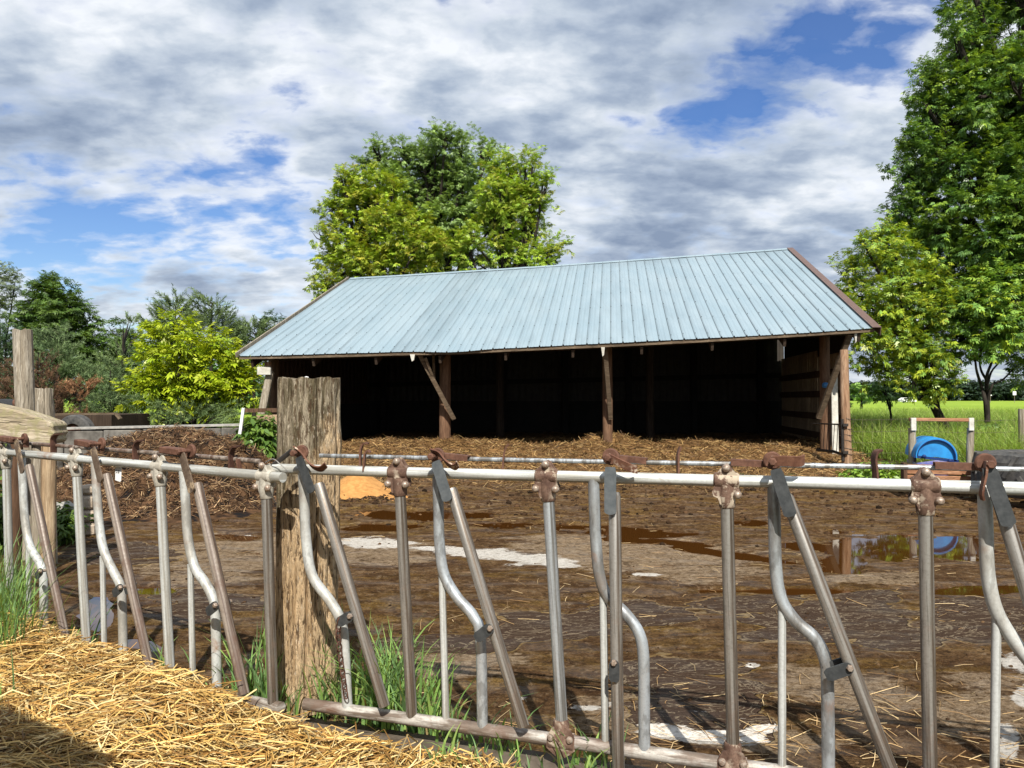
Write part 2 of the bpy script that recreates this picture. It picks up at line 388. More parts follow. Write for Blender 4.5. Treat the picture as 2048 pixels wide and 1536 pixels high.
# ================================================================ ground
def gridmesh(name, xs, ys, zf, mat, **kw):
    X, Y = np.meshgrid(xs, ys); Z = zf(X, Y); nx, ny = len(xs), len(ys)
    V = np.stack([X, Y, Z], -1).reshape(-1, 3)
    i = np.arange((nx - 1) * (ny - 1)); r, c = i // (nx - 1), i % (nx - 1); a = r * nx + c
    return mesh_np(name, V, np.stack([a, a + 1, a + nx + 1, a + nx], 1), mat, **kw)
def steps(a, b, n, p=1.0): return a + (b - a) * (np.linspace(0, 1, n) ** p)

t = NT('rough_meadow_soil'); o = t.obj()
a = t.noise(o, .35, 6, .65); b = t.noise(o, 4, 5, .7)
c = t.ramp(a, [(.35, (.035, .055, .014)), (.55, (.06, .085, .02)), (.7, (.085, .10, .03))])
t.done(t.bsdf(t.mix(t.ramp(b, [(.35, .6), (.6, 0)]), c, (.03, .03, .012)), .95, 0, t.bump(b, .6, .05), .1)); M['soil'] = t.m
gx = np.concatenate([-steps(20, 900, 14, 2)[::-1], np.linspace(-18, 18, 37), steps(20, 900, 14, 2)])
gy = np.concatenate([np.linspace(-20, 40, 61), steps(42, 900, 24, 2)])
ground = tag(gridmesh('ground', gx, gy, lambda X, Y: np.where(Y < 10.5, -.02, -.02 + .20 * sst(10.5, 13, Y)) + .02 * fbm(X * .3, Y * .3, 3, 5) * (Y < 40), M['soil'], smooth=True), kind='structure')

t = NT('young_crop'); o = t.obj()
a = t.noise(t.mapv(o, (.05, .012, 1)), 3, 5, .6); b = t.noise(t.mapv(o, (1.2, .25, 1)), 1.5, 5, .7)
c = t.ramp(a, [(.35, (.19, .29, .026)), (.65, (.27, .37, .04))])
t.done(t.bsdf(t.mix(t.ramp(b, [(.4, .35), (.6, 0)]), c, (.07, .11, .015)), .9, 0, t.bump(b, .4, .08), .1)); M['crop'] = t.m
tag(gridmesh('crop_field', np.linspace(-420, 520, 60), steps(44, 470, 50, 1.6), lambda X, Y: .21 + .05 * fbm(X * .05, Y * .05, 2, 8), M['crop'], smooth=True), kind='structure')

# ---- the yard: a wet concrete apron under mud, slurry and manure
def proj(X, Y, Z):
    y = Y * CP + (Z - HC) * SP; u = -Y * SP + (Z - HC) * CP
    return 1024 + F * X / y, 768 - F * u / y
def blob(px, py, lst, wob=None):
    m = np.zeros_like(px)
    for (cx, cy, rx, ry, sl) in lst:
        dx = px - cx; dy = py - cy - sl * dx
        d = np.sqrt((dx / rx) ** 2 + (dy / ry) ** 2) + (0 if wob is None else wob)
        m = np.maximum(m, 1 - sst(.55, 1.25, d))
    return m
ss = np.linspace(-1.15, 1.15, 760); zz = np.exp(np.linspace(math.log(2.35), math.log(16.5), 470))
S_, Y_ = np.meshgrid(ss, zz); X_ = S_ * (Y_ + 1.5)
PX, PY = proj(X_, Y_, .05)
wob = .55 * fbm(X_ * 3, Y_ * 2.2, 4, 31) + .5 * fbm(X_ * 2.2, Y_ * 7, 4, 33)
pud = blob(PX, PY, [(1760, 1092, 190, 26, .03), (1900, 1098, 110, 26, 0), (1690, 1128, 50, 22, 0), (1450, 1108, 170, 9, .13), (1230, 1062, 200, 11, .05), (1330, 1085, 120, 8, .05),
                          (850, 1030, 190, 12, .02), (760, 1055, 90, 8, 0), (1020, 1052, 90, 8, 0), (195, 1225, 34, 42, .2), (300, 1180, 50, 10, .0), (290, 1290, 40, 12, .1), (1980, 1180, 130, 12, -.05), (1560, 1182, 150, 6, .0),
                          (1500, 1045, 80, 9, 0), (560, 1045, 80, 7, 0), (470, 1075, 60, 8, 0)], wob)
white = blob(PX, PY, [(735, 1087, 82, 12, .0), (940, 1106, 105, 10, .06), (1050, 1121, 95, 13, .08), (1110, 1133, 50, 9, .05), (1290, 1152, 40, 4, .02), (485, 1075, 32, 5, -.1),
                            (1330, 1468, 60, 14, .1), (1430, 1482, 80, 13, .05), (1530, 1465, 45, 10, -.15), (2030, 1330, 40, 22, .2), (2010, 1490, 32, 40, .3), (1995, 1310, 15, 12, 0), (1170, 1420, 50, 8, 0), (1225, 1415, 18, 9, 0),
                            (1505, 1335, 14, 5, 0), (1045, 1400, 24, 10, -.3), (2050, 1400, 30, 30, .4)], wob * 1.1)
dark = blob(PX, PY, [(1120, 1255, 150, 34, .0), (1250, 1235, 140, 30, .03), (1400, 1405, 190, 75, .05), (1330, 1350, 110, 30, 0), (1660, 1250, 190, 48, .05), (1790, 1285, 110, 30, 0), (1480, 1215, 110, 24, 0), (1960, 1240, 110, 50, 0),
                           (430, 1205, 140, 20, .12), (360, 1230, 90, 22, 0), (620, 1000, 60, 8, 0), (900, 1290, 140, 18, 0), (1740, 1195, 80, 14, 0), (230, 1110, 120, 24, 0)], wob * .9)
tan = blob(PX, PY, [(1300, 1115, 260, 50, .05), (430, 1130, 170, 50, -.1), (560, 1110, 80, 40, 0), (1700, 1390, 240, 55, .05), (1950, 1420, 160, 80, 0), (1230, 1420, 140, 60, 0), (1750, 1160, 110, 14, 0), (900, 1330, 150, 30, 0), (760, 1110, 120, 30, 0), (1560, 1490, 180, 30, 0)], wob)
rough = sst(6.6, 9.8, Y_) * (.4 + .6 * sst(-.2, .3, fbm(X_ * 1.3, Y_ * 1.3, 3, 77)))
Hy = .062 + .010 * fbm(X_ * .9, Y_ * .9, 3, 3) + .006 * fbm(X_ * 9, Y_ * 9, 3, 6) + rough * (.045 * np.maximum(fbm(X_ * 4, Y_ * 4, 4, 9) + .1, 0) + .012 * fbm(X_ * 16, Y_ * 16, 2, 12))
Hy = Hy + .10 * sst(10, 12.5, Y_)
Hy = Hy - .034 * pud * (1 - .55 * rough)
nx, ny = len(ss), len(zz)
i = np.arange((nx - 1) * (ny - 1)); r_, c_ = i // (nx - 1), i % (nx - 1); a_ = r_ * nx + c_
t = NT('mucky_concrete'); o = t.obj(); mk = t.n('ShaderNodeSeparateColor'); t.l(t.attr(), mk.inputs[0])
strk = t.noise(t.mapv(o, (1.1, 3.2, 1)), 2.6, 7, .68, .8); fn = t.noise(t.mapv(o, (1, 1.3, 1)), 26, 6, .72); sw = t.noise(t.mapv(o, (1.0, 1.25, 1)), 1.55, 4, .5, 2.6); spk = t.noise(o, 95, 3, .6); fin_ = t.noise(t.mapv(o, (1, 1.15, 1)), 62, 5, .75, .3); brk = t.noise(t.mapv(o, (1.6, 4.5, 1)), 6.5, 6, .72, .8); md = t.noise(t.mapv(o, (1, .8, 1)), 15, 8, .82, .5); md2 = t.noise(t.mapv(o, (1, .7, 1), loc=(4, 7, 0)), 7, 8, .80, .9)
mud = t.ramp(strk, [(.30, (.034, .016, .007)), (.44, (.085, .044, .019)), (.55, (.14, .078, .034)), (.69, (.23, .145, .072))])
oliv = t.ramp(t.noise(t.mapv(o, (.7, 1.8, 1)), 1.4, 5, .6, 1.2), [(.5, 0), (.62, .55)])
mud = t.mix(oliv, mud, t.ramp(strk, [(.35, (.11, .055, .010)), (.6, (.24, .145, .032))]))
mud = t.mix(t.ramp(fn, [(.36, .7), (.50, 0)]), mud, (.030, .017, .008)); mud = t.mix(t.ramp(fin_, [(.36, .8), (.5, 0)]), mud, (.028, .017, .010)); mud = t.mix(t.ramp(fin_, [(.58, 0), (.72, .6)]), mud, (.27, .185, .105))
tn = t.math('ADD', t.math('MULTIPLY', mk.outputs[2], .75), t.math('ADD', t.math('MULTIPLY', t.math('SUBTRACT', strk, .5), 1.3), t.math('MULTIPLY', t.math('SUBTRACT', brk, .5), 2.2))); tnm = t.math('MULTIPLY', t.ramp(tn, [(.36, 0), (.62, .9)]), t.ramp(fin_, [(.36, .35), (.52, 1)]))
conc = t.ramp(fn, [(.35, (.14, .09, .048)), (.46, (.26, .185, .115)), (.60, (.36, .275, .185)), (.75, (.43, .34, .245))])
c = t.mix(tnm, mud, conc)
c = t.mix(t.ramp(md, [(.38, .8), (.47, 0)]), c, (.034, .019, .009)); c = t.mix(t.ramp(md2, [(.38, .7), (.46, 0)]), c, (.052, .028, .012)); c = t.mix(t.ramp(md, [(.53, 0), (.66, .75)]), c, (.27, .19, .115))
dk = t.math('ADD', t.math('MULTIPLY', mk.outputs[1], 1.15), t.math('MULTIPLY', t.math('SUBTRACT', sw, .52), 1.45)); dkm = t.ramp(dk, [(.46, 0), (.50, 1)])
band = t.ramp(t.math('ABSOLUTE', t.math('SUBTRACT', dk, .40)), [(.03, 1), (.075, 0)])
c = t.mix(t.math('MULTIPLY', band, t.ramp(mk.outputs[1], [(.05, 0), (.3, .8)])), c, t.mix(t.ramp(strk, [(.4, 0), (.6, 1)]), (.20, .115, .022), (.30, .225, .13)))
slur = t.mix(t.ramp(fin_, [(.45, 0), (.72, .7)]), (.036, .023, .016), (.085, .057, .039))
veil = t.ramp(t.noise(t.mapv(o, (.8, 1.8, 1)), 3.0, 5, .55, 3.0), [(.480, 0), (.490, .7), (.505, .7), (.515, 0)])
slur = t.mix(veil, slur, (.21, .165, .11))
c = t.mix(dkm, c, slur)
wh = t.math('ADD', mk.outputs[0], t.math('MULTIPLY', t.math('SUBTRACT', t.noise(t.mapv(o, (1.2, 2.6, 1)), 11, 7, .75, .8), .5), 2.6)); wh = t.math('ADD', wh, t.math('MULTIPLY', t.math('SUBTRACT', brk, .5), 1.2)); whm = t.math('MULTIPLY', t.ramp(wh, [(.50, 0), (.60, .55), (.78, 1)]), t.ramp(fin_, [(.34, .45), (.46, 1)]))
c = t.mix(whm, c, t.ramp(fn, [(.35, (.38, .33, .27)), (.5, (.60, .56, .50))]))
c = t.mix(t.math('MULTIPLY', t.ramp(spk, [(.70, 0), (.76, .7)]), t.math('SUBTRACT', 1.0, whm)), c, (.42, .33, .2))
wet = t.noise(t.mapv(o, (1, 2, 1)), 2.2, 4, .6, .5)
rg = t.math('ADD', t.ramp(wet, [(.38, .45), (.52, .95)]), t.math('MULTIPLY', dkm, -.15)); rg = t.math('MAXIMUM', t.math('MAXIMUM', rg, t.math('MULTIPLY', whm, .9)), .33)
hb = t.math('ADD', t.math('ADD', t.math('ADD', t.math('MULTIPLY', md, 1.6), t.math('MULTIPLY', fn, 1.0)), t.math('MULTIPLY', fin_, .6)), t.math('MULTIPLY', strk, .4)); hb = t.math('MULTIPLY', hb, t.math('SUBTRACT', 1.0, t.math('MULTIPLY', dkm, .8)))
t.done(t.bsdf(c, rg, 0, t.bump(hb, 1.0, .022), t.math('MULTIPLY', t.ramp(wet, [(.38, .35), (.50, .04)]), t.math('SUBTRACT', 1.0, t.math('MULTIPLY', dkm, .75))))); M['yard'] = t.m
yard = tag(mesh_np('yard', np.stack([X_, Y_, Hy], -1).reshape(-1, 3), np.stack([a_, a_ + 1, a_ + nx + 1, a_ + nx], 1), M['yard'], smooth=True,
                   col=np.stack([white, dark, tan], -1).reshape(-1, 3)), kind='structure')
t = NT('brown_puddle_water'); o = t.obj()
t.done(t.bsdf((.050, .019, .004), .03, 0, t.bump(t.noise(o, 5, 2, .5), .018, .01), .5)); M['water'] = t.m
tag(mesh_np('puddle_water', [(-11, 2.6, .046), (14, 2.6, .046), (14, 11.2, .046), (-11, 11.2, .046)], [[0, 1, 2, 3]], M['water']), kind='structure')

# ---------------------------------------------------------------- scattered blades and straws
def straws(name, pos, L, wid, cols, mat=None, parent=None, tilt=.25, bend=.12, azim=None, kind='stuff', lift=.0):
    n = len(pos); az = RNG.uniform(0, 2 * np.pi, n) if azim is None else azim; el = RNG.normal(lift, tilt, n)
    d = np.stack([np.cos(az) * np.cos(el), np.sin(az) * np.cos(el), np.sin(el)], -1)
    s = nrm(np.cross(d, np.array([0, 0, 1.]) + RNG.normal(0, .35, (n, 3)))); u = np.cross(s, d)
    L = np.asarray(L)[:, None]; W = (np.asarray(wid) * np.ones(n))[:, None]; k = RNG.normal(0, bend, (n, 1))
    p0 = pos - d * L / 2; p1 = pos + s * k * L * .4 + u * np.abs(k) * L * .3; p2 = pos + d * L / 2 + s * k * L * .2
    V = np.stack([p0 - s * W / 2, p0 + s * W / 2, p1 - s * W / 2 + 0, p1 + s * W / 2, p2 - s * W / 2, p2 + s * W / 2, p0 + u * W * .5, p1 + u * W * .5, p2 + u * W * .5], 1).reshape(-1, 3)
    b = (np.arange(n) * 9)[:, None]
    Fc = np.concatenate([b + np.array(f) for f in ([0, 2, 7, 6], [6, 7, 3, 1], [2, 4, 8, 7], [7, 8, 5, 3])], 0)
    c = np.repeat(cols, 9, axis=0)
    o = mesh_np(name, V, Fc, mat or M['straw'], parent, col=c)
    if kind: o['kind'] = kind
    return o
def pick(cols, n, jit=.2):
    cols = np.array(cols); c = cols[RNG.integers(0, len(cols), n)]
    return np.clip(c * (1 + RNG.normal(0, jit, (n, 1))), .002, .95)
STRAWC = [(.50, .315, .095), (.60, .41, .145), (.38, .21, .055), (.66, .50, .235), (.24, .125, .035)]
def blades(name, pos, h, w, cols, lean=.25, az=None, mat=None, parent=None, kind='stuff', segs=3, curl=.35):
    n = len(pos); a = RNG.uniform(0, 2 * np.pi, n) if az is None else az
    out = np.stack([np.cos(a), np.sin(a), 0 * a], -1); a2 = a + np.pi / 2 + RNG.normal(0, .7, n); s = np.stack([np.cos(a2), np.sin(a2), 0 * a], -1)
    h = np.asarray(h)[:, None] * np.ones((n, 1)); w = np.asarray(w)[:, None] * np.ones((n, 1)) if not np.isscalar(w) else w * np.ones((n, 1)); ln = np.abs(RNG.normal(lean, lean * .6, (n, 1)))
    cu = np.abs(RNG.normal(curl, curl * .5, (n, 1))); V = []
    for k in range(segs + 1):
        f = k / segs; p = pos + out * h * (ln * f + cu * f ** 2.6) + np.array([0, 0, 1.]) * h * (f - cu * .45 * f ** 3)
        ww = w * (1 - f) ** .6 * .5 if k < segs else 0 * w
        V += [p - s * ww, p + s * ww]
    V = np.stack(V, 1); m = V.shape[1]; V = V.reshape(-1, 3); b = (np.arange(n) * m)[:, None]
    Fc = np.concatenate([b + np.array([2 * k, 2 * k + 1, 2 * k + 3, 2 * k + 2]) for k in range(segs)], 0)
    o = mesh_np(name, V, Fc, mat or M['grass'], parent, col=np.repeat(cols, m, axis=0), smooth=True)
    if kind: o['kind'] = kind
    return o
def yardz(x, y):                                  # height of the yard under a point (nearest sample)
    x = np.asarray(x, float); y = np.asarray(y, float)
    j = np.clip(np.round((np.log(np.maximum(y, 2.36)) - math.log(2.35)) / (math.log(16.5) - math.log(2.35)) * (ny - 1)).astype(int), 0, ny - 1)
    k = np.clip(np.round((x / (zz[j] + 1.5) + 1.15) / 2.3 * (nx - 1)).astype(int), 0, nx - 1)
    return Hy[j, k]
# ================================================================ the self-locking feed fence: two panels
PR = Plane(-.4364, 3.0, R(-18))                  # the near panel, runs right and towards the viewer
PL = Plane(-1.005, 3.15, R(180 - 33)); PL.n = -PL.n   # the far panel, runs left and away
if PL.n[1] > 0: PL.n = -PL.n
if PR.n[1] > 0: PR.n = -PR.n
UP = np.array([0, 0, 1.])
def panel(pl, label, base, d):
    th = thing('headlock_panel', base, label, 'feed fence', 'self locking feed fence panels along the straw')
    A = pl.at; tx = pl.t if pl.t[0] > 0 else -pl.t
    def tube(name, pts, r, mat, out=0.0, n=14, smooth_n=0, label=None, parent=None):
        q = [A(x, y, out) for x, y in pts]
        if smooth_n: q = spline(q, smooth_n)
        o = MB().tube(q, r, n).build(name, mat, parent or th, True)
        if len(pts) == 2 and 'rail' not in name: align(o, q[0], q[1])
        if label: o['label'] = label
        return o
    tube('top_rail', d['rail'], .0205, M['rail'])
    if d.get('bottom'): tube('bottom_rail', d['bottom'], .024, d.get('bmat', M['clamp_pale']))
    tube('latch_rod', d['rod'], d['rod_r'], d['rod_mat'], -.03, 10)
    for q in d['tees']:
        up = q['t']; bt = q['b']; tube('upright', [up, bt], .0215, q.get('m', M['galv_old']))
        top = A(*up, .0); cm = q.get('cm', M['clamp']); ax = nrm(A(*bt) - top)
        cl = MB().tube([top - tx * .042, top - tx * .036, top + tx * .036, top + tx * .042], [.0225, .028, .028, .0225], 16).tube([top, top + ax * .055, top + ax * .088, top + ax * .092], [.027, .029, .0265, .0235], 16)
        lob = [(-.040, .022), (-.026, .036), (-.013, .056), (.0, .062), (.013, .056), (.026, .036), (.040, .022), (.043, -.022), (.050, -.040), (.046, -.056), (.030, -.063), (.022, -.085), (-.022, -.085), (-.030, -.063), (-.046, -.056), (-.050, -.040), (-.043, -.022)]
        ls = d.get('lob', .93)
        for off in (.010, -.018): cl.prism([(a * ls, b * ls) for a, b in lob], top + pl.n * off, tx, UP, pl.n, .010)
        c = cl.build('clamp', cm, th, True, sharp=35)
        if q.get('cl'): c['label'] = q['cl']
        for bx, by in ((0, .044), (-.037, -.045), (.037, -.045)):
            if q.get('miss') == (bx > 0, by > 0): continue
            p = top + tx * bx + UP * by + pl.n * .018
            MB().lathe([(.0, .013), (.007, .0125), (.011, .009), (.0135, .004), (.014, 0), (.014, -.004)], p + pl.n * .004, pl.n, 12).build('bolt', M['bolt'], c, True)
        if q.get('foot'):
            f = A(*q['foot']); ft = MB().tube([f - tx * .045, f + tx * .045], .031, 16).tube([f, f - ax * .07, f - ax * .078], [.030, .029, .025], 16)
            fl = [(-.052, -.02), (-.05, .02), (-.034, .05), (-.018, .058), (.018, .058), (.034, .05), (.05, .02), (.052, -.02), (.02, -.045), (0, -.055), (-.02, -.045)]
            ft.prism(fl, f + pl.n * .012, tx, UP, pl.n, .012); fo = ft.build('foot_clamp', M['clamp'], th, True, sharp=35)
            for bx, by in ((-.034, .018), (.034, .018)):
                MB().lathe([(0, .012), (.008, .011), (.0125, .005), (.013, -.003)], f + tx * bx + UP * by + pl.n * .026, pl.n, 12).build('bolt', M['bolt'], fo, True)
    for q in d['yokes']:
        tube('bent_bar', q['p'], .0205, M['galv_white_bent'] if q.get('m') is M['galv_white'] else M['galv_bent'], 0, 14, 7)
        if q.get('brace'): tube('brace_pipe', q['brace'], .0135, q.get('bm', M['galv_white']), -.004)
    for q in d['locks']:
        a, b = A(*q['bar'][0], .045), A(*q['bar'][1], .045); dr = nrm(b - a)
        MB().tube([a, a + dr * .01, b], [.017, .0215, .0215], 14).build('lock_bar', q.get('m', M['galv_old']), th, True); align(bpy.data.objects[[o_.name for o_ in th.children if o_.name.startswith('lock_bar')][-1]], a, b)
        # flat plate hung from the rod over the top of the lock bar
        p0, p1 = A(*q['plate'][0], .066), A(*q['plate'][1], .072); v = nrm(p1 - p0); L = np.linalg.norm(p1 - p0); s = nrm(np.cross(v, pl.n)); s = s if s[0] > 0 else -s
        hw = q.get('pw', .0205); arc = [(hw * math.cos(k * math.pi / 8), L - hw * .55 + hw * .55 * math.sin(k * math.pi / 8)) for k in range(9)]
        pt = MB().prism([(hw * .8, 0)] + [(hw, .02)] + arc + [(-hw, .02), (-hw * .8, 0)], p0, s, v, pl.n, .007)
        po = pt.build('latch_plate', q.get('pm', M['plate']), th)
        c = A(*q['piv'], .06)
        MB().lathe([(.03, 0), (.03, .008), (.026, .012), (0, .012)], c - pl.n * .045, pl.n, 18).tube([c - pl.n * .05, c + pl.n * .016], .009, 10).lathe([(.011, .0), (.014, .003), (.014, .012), (.01, .016), (0, .016)], c + pl.n * .012, pl.n, 6).build('pivot', M['rust'], th, True)
        if q.get('arm'):
            x0, x1 = A(*q['arm'][0], -.01), A(*q['arm'][1], -.01); e = nrm(x1 - x0); g = nrm(np.cross(e, UP))
            MB().bar(x0, x1, .034, .004).bar(x0 - UP * .009 + g * .017, x1 - UP * .009 + g * .017, .004, .02).bar(x0 - UP * .009 - g * .017, x1 - UP * .009 - g * .017, .004, .02).build('channel_arm', M['rust'], th)
        if q.get('hook'):
            MB().ribbon(spline([A(x, y, .05 + o_) for x, y, o_ in q['hook']], 4), pl.n + UP * q.get('hup', .5), q.get('hw', .030), .006).build('hook_strap', M['rust_flake'], th, True)
        if q.get('box'):
            x0, x1 = A(*q['box'][0], .02), A(*q['box'][1], .02); MB().bar(x0, x1, .05, .030, bev=.004).build('catch_block', M['rust'], th)
        if q.get('tabs'):
            for (x, y) in q['tabs']:
                MB().prism([(-.011, -.026), (.013, -.03), (.013, .012), (.006, .026), (-.006, .026), (-.012, .014)], A(x, y, .0), tx, UP, pl.n, .022).build('latch_tab', M['rust'], th)
        if q.get('hinge'):
            h0, h1 = A(*q['hinge'][0], .045), A(*q['hinge'][1], .045); v = nrm(h1 - h0); L = np.linalg.norm(h1 - h0); hw = q.get('hwid', .020)
            s = nrm(np.cross(pl.n, v))
            poly = [(0, -hw), (L - hw * .5, -hw)] + [(L - hw * .5 + hw * math.cos(k), hw * math.sin(k)) for k in (-.9, -.45, 0, .45, .9)] + [(L - hw * .5, hw), (0, hw), (-hw * .6, hw * .6), (-hw * .6, -hw * .6)]
            hp = MB().prism(poly, h0 + pl.n * .024, v, s, pl.n, .006).build('hinge_plate', q.get('hm', M['plate']), th); MB().prism(poly, h0 - pl.n * .034, v, s, pl.n, .006).build('hinge_plate', M['plate'], th)
            bp = h1 + pl.n * .0; MB().tube([bp - pl.n * .045, bp + pl.n * .032], .008, 8).lathe([(.0, .013), (.008, .012), (.0115, .006), (.0115, 0)], bp + pl.n * .029, pl.n, 6).build('hinge_bolt', M['bolt'], hp, True)
    for q in d['guides']:
        pts = spline([A(x, y, q.get('o', -.012)) for x, y in q['p']], 4)
        MB().ribbon(pts, pl.n + tx * q.get('tw', .3), q.get('w', .034), .0065).build('rod_guide', q.get('m', M['rust']), th, True)
    return th

right = panel(PR, 'nearer feed fence panel with rust stained clamps, running from the thick post to the right', PR.at(840, 1440) * np.array([1, 1, 0]) + np.array([0, 0, .12]), dict(
    rail=[(548, 937), (800, 944.5), (1500, 962.5), (2330, 985), (2950, 1002)], bottom=[(610, 1408), (840, 1441), (1366, 1516), (2330, 1655), (2950, 1744)],
    rod=[(640, 911), (1053, 920.5), (1738, 933), (2330, 944), (2950, 956)], rod_r=.0085, rod_mat=M['galv'], bmat=M['base_pipe'],
    tees=[dict(t=(798, 944.5), b=(824, 1438), m=M['galv_old'], cm=M['clamp'], cl='clamp with a brown rust stain running down its left half'),
          dict(t=(1094, 952), b=(1126, 1484), foot=(1124, 1482), m=M['galv'], cm=M['clamp']),
          dict(t=(1453, 961), b=(1467, 1531), foot=(1466, 1531), m=M['galv_old'], miss=(False, False), cm=M['clamp'], cl='clamp with an empty square bolt hole at its left'),
          dict(t=(1850, 971), b=(1861, 1586), foot=(1861, 1586), m=M['galv_old'], cm=M['clamp']), dict(t=(2330, 985), b=(2342, 1652), m=M['galv_old'], cm=M['clamp']), dict(t=(2900, 1001), b=(2912, 1734), m=M['galv'], cm=M['clamp'])],
    yokes=[dict(p=[(606, 946), (609, 1010), (612, 1075), (624, 1150), (660, 1202), (681, 1240), (688, 1285), (695, 1418)], m=M['galv_white']),
           dict(p=[(875, 950), (877, 1020), (879, 1085), (888, 1148), (914, 1194), (947, 1233), (961, 1278), (965, 1456)], m=M['galv'], brace=[(884, 1150), (892, 1444)]),
           dict(p=[(1187, 958), (1189, 1020), (1192, 1085), (1199, 1150), (1216, 1195), (1248, 1224), (1277, 1264), (1287, 1312), (1288, 1400), (1289, 1503)], m=M['galv'], brace=[(1206, 1170), (1211, 1490)]),
           dict(p=[(1547, 968), (1549, 1050), (1552, 1140), (1563, 1200), (1592, 1243), (1629, 1276), (1650, 1318), (1655, 1370), (1657, 1556)], m=M['galv'], brace=[(1564, 1215), (1564, 1543)]),
           dict(p=[(1969, 978), (1972, 1060), (1976, 1150), (1993, 1222), (2032, 1288), (2070, 1340), (2085, 1400), (2088, 1620)], m=M['galv_white'], brace=[(1993, 1235), (1988, 1604)]), dict(p=[(2560, 993), (2565, 1080), (2570, 1180), (2595, 1270), (2650, 1350), (2700, 1410), (2715, 1480), (2718, 1705)], brace=[(2594, 1285), (2592, 1690)])],
    locks=[dict(bar=[(637, 966), (769, 1412)], plate=[(598, 914), (625, 985)], pw=.018, piv=(592, 906), hinge=[(687, 1240), (708, 1228)], hook=[(590, 897, 0), (606, 910, .012), (622, 931, .016), (640, 938, .022), (652, 930, .03)], hup=.9),
           dict(bar=[(902, 976), (1047, 1452)], plate=[(872, 922), (897, 1002)], pm=M['plate_pale'], piv=(866, 913), hinge=[(961, 1270), (986, 1252)], arm=[(880, 906), (938, 912)], hook=[(863, 903, 0), (880, 909, .01), (893, 925, .016), (908, 934, .022), (916, 928, .03)], hup=.9, hw=.034),
           dict(bar=[(1229, 985), (1237, 1560)], plate=[(1221, 934), (1221, 1029)], pm=M['plate_pale'], piv=(1217, 915), hinge=[(1231, 1352), (1231, 1320)], hwid=.018, arm=[(1236, 911), (1294, 917)], hook=[(1218, 915, .012), (1240, 926, .014), (1262, 936, .018), (1274, 939, .005)], hup=4),
           dict(bar=[(1572, 990), (1782, 1540)], plate=[(1551, 938), (1582, 1033)], piv=(1545, 923), hinge=[(1657, 1344), (1698, 1330)], arm=[(1462, 919), (1538, 923)], hook=[(1543, 922, .012), (1570, 922, .014), (1598, 923, .016), (1608, 919, .002)], hup=4, hw=.034),
           dict(bar=[(1995, 985), (2168, 1560)], plate=[(1976, 934), (2018, 1052)], piv=(1978, 928), pw=.0215, arm=[(1868, 925), (1962, 928)], hook=[(1972, 922, .014), (1970, 950, .016), (1963, 985, .02), (1966, 1000, .012)], hup=.05, hw=.036), dict(bar=[(2605, 1005), (2825, 1690)], plate=[(2577, 945), (2632, 1085)], piv=(2575, 938))],
    guides=[dict(p=[(722, 943), (721, 920), (722, 898), (728, 887), (737, 887)], w=.03), dict(p=[(727, 942), (729, 922), (730, 908), (736, 901), (741, 905)], w=.024, o=.012),
            dict(p=[(1005, 944), (1007, 915), (1011, 897), (1017, 888)], w=.028), dict(p=[(1356, 953), (1356, 925), (1356, 908), (1361, 893)], w=.028),
            dict(p=[(1752, 966), (1750, 940), (1748, 918), (1752, 904), (1761, 900)], w=.036, m=M['rust_dark'])]))
